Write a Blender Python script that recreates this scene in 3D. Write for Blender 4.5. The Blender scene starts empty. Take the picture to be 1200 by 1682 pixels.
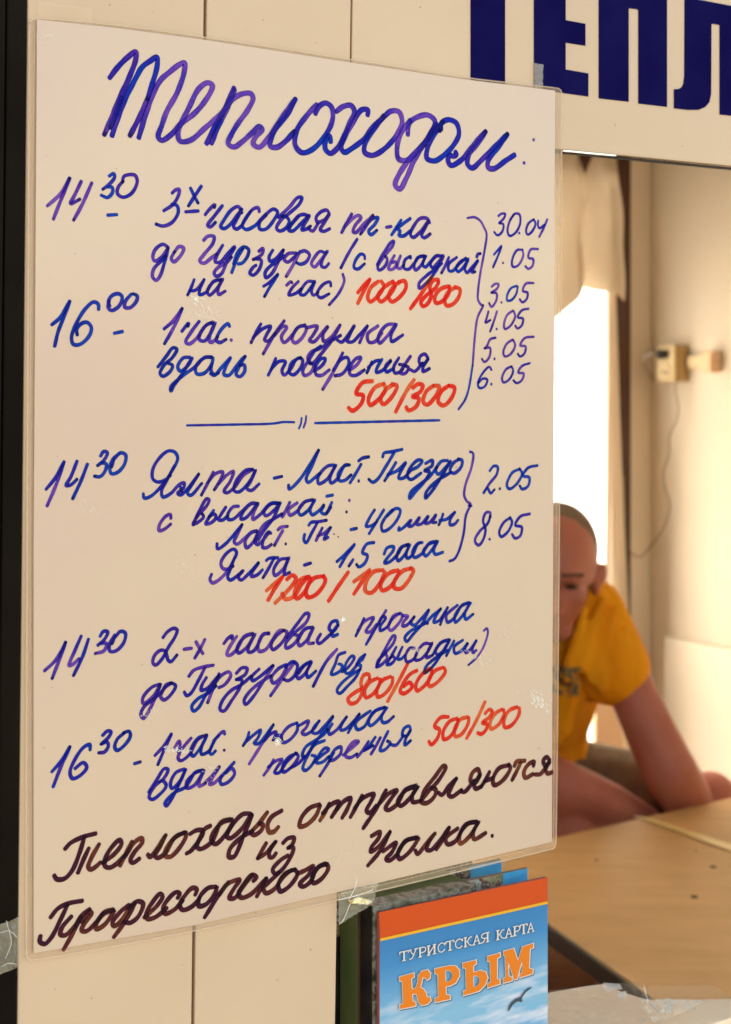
import bpy, bmesh, math, random
from mathutils import Vector, noise
random.seed(7)
S = bpy.context.scene

# ---------------------------------------------------------------- camera
F = 2400.0                      # focal length in photo pixels (photo 1200 x 1682)
CX, HY = 600.0, 623.0           # principal column, horizon row
EYE = 1.5
cam = bpy.data.cameras.new('camera')
camo = bpy.data.objects.new('camera', cam)
S.collection.objects.link(camo)
camo.location = (0, 0, EYE)
camo.rotation_euler = (math.radians(90), 0, 0)
cam.sensor_fit = 'VERTICAL'
cam.sensor_height = 24.0
cam.lens = 24.0 * F / 1682.0
cam.shift_y = -(841.0 - HY) / 1682.0
cam.clip_start = 0.02
cam.clip_end = 2000
cam.dof.use_dof = True
cam.dof.focus_distance = 0.745
cam.dof.aperture_fstop = 9.5
S.camera = camo

# ---------------------------------------------------------------- booth axes
UX, UY = 0.8474, 0.5310         # along the front wall, to the right and away
U = Vector((UX, UY, 0)); U.normalize()
N = Vector((-U.y, U.x, 0))      # into the booth
D0 = 0.6498

# ---------------------------------------------------------------- light
SUN_EL, SUN_U, SUN_N = math.radians(14), -0.8, 1.0
sd = (U * SUN_U + N * SUN_N).normalized()
sun_dir = Vector((sd.x * math.cos(SUN_EL), sd.y * math.cos(SUN_EL), math.sin(SUN_EL)))   # towards the sun
w = bpy.data.worlds.new("World"); S.world = w; w.use_nodes = True
nt = w.node_tree
bg = nt.nodes['Background']
sky = nt.nodes.new('ShaderNodeTexSky')
sky.sky_type = 'NISHITA'; sky.sun_disc = False
sky.sun_elevation = SUN_EL
sky.sun_rotation = math.atan2(sun_dir.x, sun_dir.y)
sky.air_density = 1.0; sky.dust_density = 1.5; sky.ozone_density = 0.0
nt.links.new(sky.outputs[0], bg.inputs[0]); bg.inputs[1].default_value = 0.15
sl = bpy.data.lights.new('sun', 'SUN'); sl.energy = 2.4; sl.angle = math.radians(0.9); sl.color = (1, .95, .86)
so = bpy.data.objects.new('sun', sl); S.collection.objects.link(so)
so.rotation_euler = (-sun_dir).to_track_quat('-Z', 'Y').to_euler()
S.view_settings.view_transform = 'Standard'; S.view_settings.look = 'None'
S.view_settings.gamma = 1; S.view_settings.exposure = 2.25
S.cycles.max_bounces = 8; S.cycles.transparent_max_bounces = 24
S.cycles.use_denoising = True

# ---------------------------------------------------------------- helpers
def lin(r, g, b, k=1.0):
    f = lambda c: ((c/255+.055)/1.055)**2.4 if c > 10 else c/255/12.92
    return (f(r)*k, f(g)*k, f(b)*k, 1)
def link(o): S.collection.objects.link(o); return o
def ray(px, py): return Vector(((px-CX)/F, 1, -(py-HY)/F))
def W(px, py, d=0.0):           # point of the plane parallel to the front wall, d metres behind the poster
    r = ray(px, py); t = (D0 + d) / (N.x*r.x + N.y*r.y)
    p = r * t; return Vector((p.x, p.y, p.z + EYE))
def UN(u, n, z): p = U*u + N*n; return Vector((p.x, p.y, z))
def H(px, py, z):               # point at height z
    r = ray(px, py); t = (z-EYE)/r.z; return Vector((r.x*t, t, z))
def at(px, py, y):              # point at distance y from the camera
    r = ray(px, py)*y; return Vector((r.x, y, r.z+EYE))
def tag(o, label=None, cat=None, group=None, kind=None):
    if label: o['label'] = label
    if cat: o['category'] = cat
    if group: o['group'] = group
    if kind: o['kind'] = kind
    return o
def empty(name, loc, label, cat, group=None):
    o = link(bpy.data.objects.new(name, None)); o.location = loc; o.empty_display_size = .05
    return tag(o, label, cat, group)
def mesh(name, verts, faces, m, parent=None, smooth=False):
    base = Vector(parent.matrix_world.translation) if False else Vector((0, 0, 0))
    me = bpy.data.meshes.new(name)
    off = origin_of(parent)
    me.from_pydata([tuple(Vector(v)-off) for v in verts], [], faces)
    me.validate()
    bm = bmesh.new(); bm.from_mesh(me); bmesh.ops.recalc_face_normals(bm, faces=bm.faces); bm.to_mesh(me); bm.free()
    if m: me.materials.append(m)
    if smooth:
        for p in me.polygons: p.use_smooth = True
    o = link(bpy.data.objects.new(name, me))
    if parent: o.parent = parent
    return o
def origin_of(p):
    v = Vector((0, 0, 0))
    while p is not None: v += p.location; p = p.parent
    return v
def bevel(o, wd, seg=2):
    b = o.modifiers.new('bevel', 'BEVEL'); b.width = wd; b.segments = seg; b.limit_method = 'ANGLE'
    return o
def prism(name, pts, m, parent=None, depth=.01, dirv=None, bev=0):
    dirv = dirv or N
    a = [Vector(p) for p in pts]; b = [p + dirv*depth for p in a]; k = len(a)
    fs = [tuple(range(k)), tuple(range(2*k-1, k-1, -1))] + [(i, (i+1) % k, k+(i+1) % k, k+i) for i in range(k)]
    o = mesh(name, a+b, fs, m, parent)
    if bev: bevel(o, bev)
    return o
def boxun(name, u0, u1, n0, n1, z0, z1, m, parent=None, bev=0):
    v = [UN(u, n, z) for z in (z0, z1) for (u, n) in ((u0, n0), (u1, n0), (u1, n1), (u0, n1))]
    f = [(0, 1, 2, 3), (7, 6, 5, 4), (0, 4, 5, 1), (1, 5, 6, 2), (2, 6, 7, 3), (3, 7, 4, 0)]
    o = mesh(name, v, f, m, parent)
    if bev: bevel(o, bev)
    return o
def tube(name, pts, r, m, parent=None, seg=8, res=None):
    pts = smooth_pts([Vector(p) for p in pts], res or .006)
    vs, fs = [], []; k = len(pts)
    for i, p in enumerate(pts):
        t = (pts[min(i+1, k-1)] - pts[max(i-1, 0)]).normalized()
        a = t.cross(Vector((0.13, 0.07, 1)));
        if a.length < 1e-3: a = t.cross(Vector((1, 0, 0)))
        a.normalize(); b = t.cross(a)
        for j in range(seg):
            an = 2*math.pi*j/seg
            vs.append(p + (a*math.cos(an) + b*math.sin(an))*r)
    for i in range(k-1):
        for j in range(seg):
            fs.append((i*seg+j, i*seg+(j+1) % seg, (i+1)*seg+(j+1) % seg, (i+1)*seg+j))
    fs += [tuple(range(seg)), tuple(range((k-1)*seg, k*seg))[::-1]]
    return mesh(name, vs, fs, m, parent, True)
def smooth_pts(p, step):
    if len(p) < 3:
        if len(p) < 2: return p
        k = max(1, int((p[1]-p[0]).length/step)); return [p[0].lerp(p[1], i/k) for i in range(k+1)]
    q = [p[0]*2-p[1]] + p + [p[-1]*2-p[-2]]; out = []
    for i in range(1, len(q)-2):
        a, b, c, d = q[i-1], q[i], q[i+1], q[i+2]
        # centripetal knots keep tight turns free of loops
        t0 = 0; t1 = t0+max((b-a).length, 1e-6)**.5; t2 = t1+max((c-b).length, 1e-6)**.5; t3 = t2+max((d-c).length, 1e-6)**.5
        k = max(1, int((c-b).length/step))
        for j in range(k):
            t = t1+(t2-t1)*j/k
            A1 = a*((t1-t)/(t1-t0))+b*((t-t0)/(t1-t0)); A2 = b*((t2-t)/(t2-t1))+c*((t-t1)/(t2-t1)); A3 = c*((t3-t)/(t3-t2))+d*((t-t2)/(t3-t2))
            B1 = A1*((t2-t)/(t2-t0))+A2*((t-t0)/(t2-t0)); B2 = A2*((t3-t)/(t3-t1))+A3*((t-t1)/(t3-t1))
            out.append(B1*((t2-t)/(t2-t1))+B2*((t-t1)/(t2-t1)))
    out.append(p[-1]); return out

# ---------------------------------------------------------------- materials
def mat(name, c, rough=.5, c2=None, scale=20, detail=4, bump=0, bscale=None, spec=.5, coat=0, alpha=1, trans=0, stretch=None, lo=.35, hi=.65, metal=0, coatr=.1):
    m = bpy.data.materials.new(name); m.use_nodes = True; t = m.node_tree; b = t.nodes['Principled BSDF']
    b.inputs['Base Color'].default_value = c; b.inputs['Roughness'].default_value = rough
    b.inputs['Specular IOR Level'].default_value = spec; b.inputs['Coat Weight'].default_value = coat
    b.inputs['Coat Roughness'].default_value = coatr; b.inputs['Alpha'].default_value = alpha; b.inputs['Metallic'].default_value = metal
    b.inputs['Transmission Weight'].default_value = trans
    tc = t.nodes.new('ShaderNodeTexCoord'); mp = t.nodes.new('ShaderNodeMapping'); t.links.new(tc.outputs['Object'], mp.inputs[0])
    if stretch: mp.inputs['Scale'].default_value = stretch
    if c2:
        n = t.nodes.new('ShaderNodeTexNoise'); n.inputs['Scale'].default_value = scale; n.inputs['Detail'].default_value = detail
        t.links.new(mp.outputs[0], n.inputs['Vector'])
        r = t.nodes.new('ShaderNodeValToRGB'); r.color_ramp.elements[0].position = lo; r.color_ramp.elements[1].position = hi
        r.color_ramp.elements[0].color = c; r.color_ramp.elements[1].color = c2
        t.links.new(n.outputs['Fac'], r.inputs[0]); t.links.new(r.outputs[0], b.inputs['Base Color'])
    if bump:
        n2 = t.nodes.new('ShaderNodeTexNoise'); n2.inputs['Scale'].default_value = bscale or scale; n2.inputs['Detail'].default_value = 5
        t.links.new(mp.outputs[0], n2.inputs['Vector'])
        bu = t.nodes.new('ShaderNodeBump'); bu.inputs['Strength'].default_value = bump; bu.inputs['Distance'].default_value = .002
        t.links.new(n2.outputs['Fac'], bu.inputs['Height']); t.links.new(bu.outputs[0], b.inputs['Normal']); t.links.new(bu.outputs[0], b.inputs['Coat Normal'])
    return m
def ink(name, cols, scale=45, pos=(.32, .5, .68), edge=.6, body=.06):
    """translucent marker ink: a colour filter over the sheet, so strokes that cross get darker"""
    m = bpy.data.materials.new(name); m.use_nodes = True; t = m.node_tree; b = t.nodes['Principled BSDF']; out = t.nodes['Material Output']
    N_ = t.nodes.new; L_ = t.links.new
    def attr(k): a = N_('ShaderNodeAttribute'); a.attribute_name = k; return a.outputs['Fac']
    def math_(op, a, b_):
        q = N_('ShaderNodeMath'); q.operation = op
        for i_, v in enumerate((a, b_)):
            if isinstance(v, (int, float)): q.inputs[i_].default_value = v
            else: L_(v, q.inputs[i_])
        return q.outputs[0]
    tc = N_('ShaderNodeTexCoord')
    n = N_('ShaderNodeTexNoise'); n.inputs['Scale'].default_value = scale; n.inputs['Detail'].default_value = 3; L_(tc.outputs['Object'], n.inputs['Vector'])
    cx_ = N_('ShaderNodeCombineXYZ'); L_(math_('MULTIPLY', attr('along'), 90), cx_.inputs[0]); L_(math_('MULTIPLY', attr('side'), 2.2), cx_.inputs[1]); L_(math_('MULTIPLY', attr('tone'), 300), cx_.inputs[2])
    st = N_('ShaderNodeTexNoise'); st.inputs['Scale'].default_value = 1.0; st.inputs['Detail'].default_value = 3; L_(cx_.outputs[0], st.inputs['Vector'])
    v = math_('ADD', math_('ADD', n.outputs['Fac'], attr('tone')), math_('MULTIPLY', math_('SUBTRACT', st.outputs['Fac'], .5), .35))
    r = N_('ShaderNodeValToRGB'); L_(v, r.inputs[0])
    while len(r.color_ramp.elements) < len(cols): r.color_ramp.elements.new(.5)
    for e, p, c in zip(r.color_ramp.elements, pos, cols):
        e.position = p; e.color = tuple(min(1, math.sqrt(c[q]/(.76, .58, .43)[q])) for q in range(3)) + (1,)
    pw = N_('ShaderNodeMapRange'); pw.inputs[1].default_value = .5; pw.inputs[2].default_value = 1.0; pw.inputs[3].default_value = 1.0; pw.inputs[4].default_value = edge
    L_(attr('across'), pw.inputs[0])
    sr = N_('ShaderNodeMapRange'); sr.inputs[1].default_value = .3; sr.inputs[2].default_value = .7; sr.inputs[3].default_value = .82; sr.inputs[4].default_value = 1.12; L_(st.outputs['Fac'], sr.inputs[0])
    mx = N_('ShaderNodeVectorMath'); mx.operation = 'SCALE'; L_(r.outputs[0], mx.inputs[0]); L_(math_('MULTIPLY', pw.outputs[0], sr.outputs[0]), mx.inputs['Scale'])
    tr = N_('ShaderNodeBsdfTransparent'); L_(mx.outputs[0], tr.inputs[0])
    L_(mx.outputs[0], b.inputs['Base Color']); b.inputs['Roughness'].default_value = .35; b.inputs['Specular IOR Level'].default_value = .2
    sh = N_('ShaderNodeMixShader'); sh.inputs[0].default_value = body; L_(tr.outputs[0], sh.inputs[1]); L_(b.outputs[0], sh.inputs[2]); L_(sh.outputs[0], out.inputs[0])
    return m
M = {}
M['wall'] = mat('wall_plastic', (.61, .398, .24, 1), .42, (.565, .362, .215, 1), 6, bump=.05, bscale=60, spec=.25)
M['paper'] = mat('laminated_paper', (.60, .40, .252, 1), .5, (.57, .366, .254, 1), 7, spec=.3, coat=.4, coatr=.14, bump=.3, bscale=9)
M['film'] = mat('clear_film', (.76, .51, .31, 1), .3, alpha=.16, spec=.12, bump=.15, bscale=90)
M['film_rim'] = mat('film_rim', (.80, .56, .35, 1), .3, alpha=.38, spec=.15)
M['tape'] = mat('clear_tape', (.85, .68, .46, 1), .10, alpha=.25, spec=.8, bump=.5, bscale=120)
M['tapecrease'] = mat('tape_crease', (.95, .88, .74, 1), .2, alpha=.6, spec=1.0)  # pale colour carries the glints along creases of the tape
M['navy'] = mat('navy_vinyl', (.006, .004, .045, 1), .45, (.008, .006, .052, 1), 30, spec=.0)
M['dark'] = mat('dark_brown_metal', (.006, .0035, .002, 1), .5, (.010, .006, .003, 1), 15, spec=.03)
M['tape2'] = mat('clear_tape_sheet', (.92, .66, .42, 1), .2, alpha=.14, spec=.2, bump=.6, bscale=90)
M['gap'] = mat('dark_gap', (.03, .018, .01, 1), .9)
M['brown'] = mat('brown_door', (.06, .035, .016, 1), .6, (.03, .018, .008, 1), 8, spec=.15)
M['alu'] = mat('pale_metal', (.75, .68, .58, 1), .25, metal=.7)
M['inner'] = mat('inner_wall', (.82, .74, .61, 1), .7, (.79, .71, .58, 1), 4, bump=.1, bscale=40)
M['ceil'] = mat('ceiling_board', (.8, .72, .6, 1), .8)
M['floor'] = mat('booth_floor_lino', (.34, .26, .18, 1), .6, (.28, .20, .14, 1), 6)
M['ground'] = mat('paving', (.50, .42, .32, 1), .85, (.42, .35, .27, 1), 1.2, bump=.3, bscale=8)
M['wood'] = mat('table_wood', (.76, .49, .215, 1), .45, (.69, .435, .18, 1), 9, detail=8, stretch=(1.0, 4, 1), spec=.4)
M['wood2'] = mat('shelf_wood', (.40, .20, .09, 1), .5, (.33, .16, .07, 1), 7, stretch=(1, 6, 1))
M['edge'] = mat('dark_edge_band', (.05, .035, .022, 1), .6)
M['curtain'] = None
def translucent(name, c, amt, c2=None):
    m = mat(name, c, .8, c2, 12, spec=.1, bump=.2, bscale=25); t = m.node_tree; b = t.nodes['Principled BSDF']; out = t.nodes['Material Output']
    tr = t.nodes.new('ShaderNodeBsdfTranslucent'); tr.inputs[0].default_value = c
    mx = t.nodes.new('ShaderNodeMixShader'); mx.inputs[0].default_value = amt
    t.links.new(b.outputs[0], mx.inputs[1]); t.links.new(tr.outputs[0], mx.inputs[2]); t.links.new(mx.outputs[0], out.inputs[0]); return m
M['curtain'] = translucent('curtain_cloth', (.66, .56, .42, 1), .12)
M['sheer'] = translucent('sheer_cloth', (.92, .85, .74, 1), .5)
M['drape'] = translucent('pale_drape_cloth', (.80, .70, .57, 1), .10)
M['skin'] = mat('skin', (.56, .21, .15, 1), .45, (.50, .165, .118, 1), 12, bump=.1, bscale=200, spec=.4)
M['hair'] = mat('cropped_hair', (.20, .135, .09, 1), .8, (.26, .17, .11, 1), 150, bump=.8, bscale=400)
M['eye'] = mat('eye_dark', (.075, .030, .022, 1), .5)  # dark all over: shade of the eye sockets put into the colour
M['brow'] = mat('light_brow', (.20, .085, .055, 1), .8)
M['shorts'] = mat('grey_shorts', (.20, .15, .09, 1), .9, (.15, .11, .07, 1), 40, bump=.3, bscale=60)
M['socket'] = mat('socket_plastic', (.80, .66, .40, 1), .4)
M['socketside'] = mat('socket_box_plastic', (.50, .35, .14, 1), .45)  # box darker than its plate: the side's shade is put into this colour
M['black'] = mat('black_plastic', (.015, .014, .013, 1), .4)
M['grey'] = mat('grey_cable', (.35, .32, .28, 1), .5)
M['cable'] = mat('cream_cable', (.26, .19, .11, 1), .5)
M['cream'] = mat('cream_board', (.90, .64, .40, 1), .5, (.84, .58, .36, 1), 7, spec=.2)
M['hole'] = mat('screw_hole', (.02, .01, .008, 1), .9)

INK = {
 'b': ink('blue_violet_ink', [lin(14, 44, 160), lin(30, 24, 150), lin(58, 34, 152), lin(108, 58, 168)], 42, pos=(.29, .43, .54, .67)),
 'p': ink('violet_ink', [lin(32, 24, 146), lin(58, 28, 144), lin(88, 42, 152), lin(118, 66, 168)], 42, pos=(.30, .42, .55, .70)),
 'c': ink('clear_blue_ink', [lin(14, 32, 140), lin(18, 58, 168), lin(28, 38, 152), lin(70, 40, 156)], 42, pos=(.30, .48, .60, .76)),
 'r': ink('red_ink', [lin(250, 36, 22), lin(255, 54, 28), lin(255, 92, 42)], 38, edge=.98),
 'k': ink('dark_brown_ink', [lin(60, 18, 32), lin(78, 26, 28), lin(124, 58, 28)], 26, pos=(.34, .52, .72), edge=.8),
}
# ---------------------------------------------------------------- handwriting: pen strokes traced on the poster
RND = random.Random(3)
def ribbon(acc, pts, wm, tone, dens, lift0, endmark=False):
    """pts: list of (a, z) in the poster plane (metres); acc: dict of verts/faces/attributes"""
    n0 = len(acc['v']); k = len(pts)
    if k < 2: return
    L = 0
    rows = []; al = []
    for i, p in enumerate(pts):
        t = pts[min(i+1, k-1)] - pts[max(i-1, 0)]
        if t.length < 1e-9: t = Vector((1, 0))
        t.normalize(); nn = Vector((-t.y, t.x))
        e = min(i, k-1-i) / max(1, min(6, k/2))
        ww = wm*(.90 + .10*min(1, e)) * (1 + .05*math.sin(i*.37 + tone*40))
        dd = dens[min(i, len(dens)-1)] if isinstance(dens, list) else dens
        rows.append((p, nn, t, ww)); L += (pts[i]-pts[i-1]).length if i else 0; al.append(L)
    def add(x, z, lift, ac, tn, sd=0, l=0): acc['v'].append((x, z, lift)); acc['ac'].append(ac); acc['tn'].append(tn); acc['de'].append(sd); acc['al'].append(l); return len(acc['v'])-1
    idx = []
    for i, (p, nn, t, ww) in enumerate(rows):
        lf = lift0 + i*5e-7; tn = tone + .07*math.sin(i*.11+tone*60)
        if i < 3 or i > k-4: tn -= .06 if acc['c'] != 'r' else 0
        dk = max(0, 1-(al[-1]-al[i])/(wm*2.2)) if endmark else 0
        idx.append([add(*(p+nn*ww*q), lf, min(1.6, abs(q)+dk*1.1), tn, q, al[i]) for q in (-1, -.55, 0, .55, 1)])
    for i in range(k-1):
        for j in range(4): acc['f'].append((idx[i][j], idx[i][j+1], idx[i+1][j+1], idx[i+1][j]))
    for end in (0, k-1):
        p, nn, t, ww = rows[end]; sg = -1 if end == 0 else 1; lf = lift0 + end*5e-7
        arc = [add(*(p + nn*ww*math.cos(a) + t*sg*ww*.75*math.sin(a)), lf, 1.4 if endmark and end else 1, tone-.05, math.cos(a), al[end]) for a in [math.pi*q/8 for q in range(1, 8)]]
        ring = [idx[end][4]] + arc + [idx[end][0]]
        for a, b in zip(ring[:-1], ring[1:]): acc['f'].append((idx[end][2], a, b))
def P2(px, py):   # poster plane coordinates
    p = W(px, py); return Vector((p.dot(U), p.z))
def write(name, parent, lines, label=None):
    """lines: list of (x0, y0, scale, half-width px in zoom, ink, 'x,y x,y; x,y ...')"""
    acc = None; objs = []
    for (x0, y0, sc, wz, col, txt) in lines:
        if acc is None or acc['c'] != col:
            acc = dict(v=[], f=[], ac=[], tn=[], de=[], al=[], c=col, k=0); objs.append(acc)
        for st in txt.split(';'):
            pp = [tuple(float(q) for q in c.split(',')) for c in st.split()]
            if not pp: continue
            acc['k'] += 1
            if len(pp) == 1: pp = [pp[0], (pp[0][0]+wz*.25, pp[0][1]-wz*.25)]
            q = [P2(x0+x/sc, y0+y/sc) for x, y in pp]
            zc = W(x0+pp[0][0]/sc, y0+pp[0][1]/sc).y
            sp = smooth_pts(q, .0005)
            wm = wz/sc*zc/F*1.04
            tone = RND.uniform(-.12, .12)
            ribbon(acc, sp, wm, tone, RND.uniform(.955, .995) if col != 'k' else .99, .00008 + (acc['k'] % 9)*1.2e-5, col in 'bpc' and RND.random() < .6)
    out = []
    off = origin_of(parent)
    for acc in objs:
        me = bpy.data.meshes.new(name)
        vv = []
        for (a, z, l) in acc['v']:
            p = U*a + N*(D0-l); vv.append((p.x-off.x, p.y-off.y, z-off.z))
        me.from_pydata(vv, [], acc['f'])
        for nm, key in (('across', 'ac'), ('tone', 'tn'), ('side', 'de'), ('along', 'al')):
            at_ = me.attributes.new(nm, 'FLOAT', 'POINT'); at_.data.foreach_set('value', acc[key])
        me.materials.append(INK[acc['c']])
        o = link(bpy.data.objects.new(name, me)); o.parent = parent; out.append(o)
        o['label'] = {'r': 'red marker price figures', 'k': 'dark brown marker writing'}.get(acc['c'], 'blue and violet marker writing')
    return out
A = (150, 60, 3); B = (500, 100, 3); C = (50, 260, 4); D = (240, 290, 4); E = (510, 310, 4); FT = (740, 330, 4.805)
G = (60, 430, 4); HT = (340, 500, 3); I = (240, 640, 4); J = (60, 660, 4); K = (440, 720, 3.4286); L = (640, 720, 4)
MT = (240, 800, 3.4286); NT = (420, 840, 3.5294); O = (60, 1020, 4); P = (340, 970, 4); Q = (560, 970, 4)
R = (60, 1170, 4); ST = (340, 1130, 4); T = (620, 1130, 4); UT = (50, 1300, 4); V = (300, 1270, 4); WT = (560, 1230, 3.3333)
def ln(tile, wz, col, txt): return (*tile, wz, col, txt)
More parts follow.
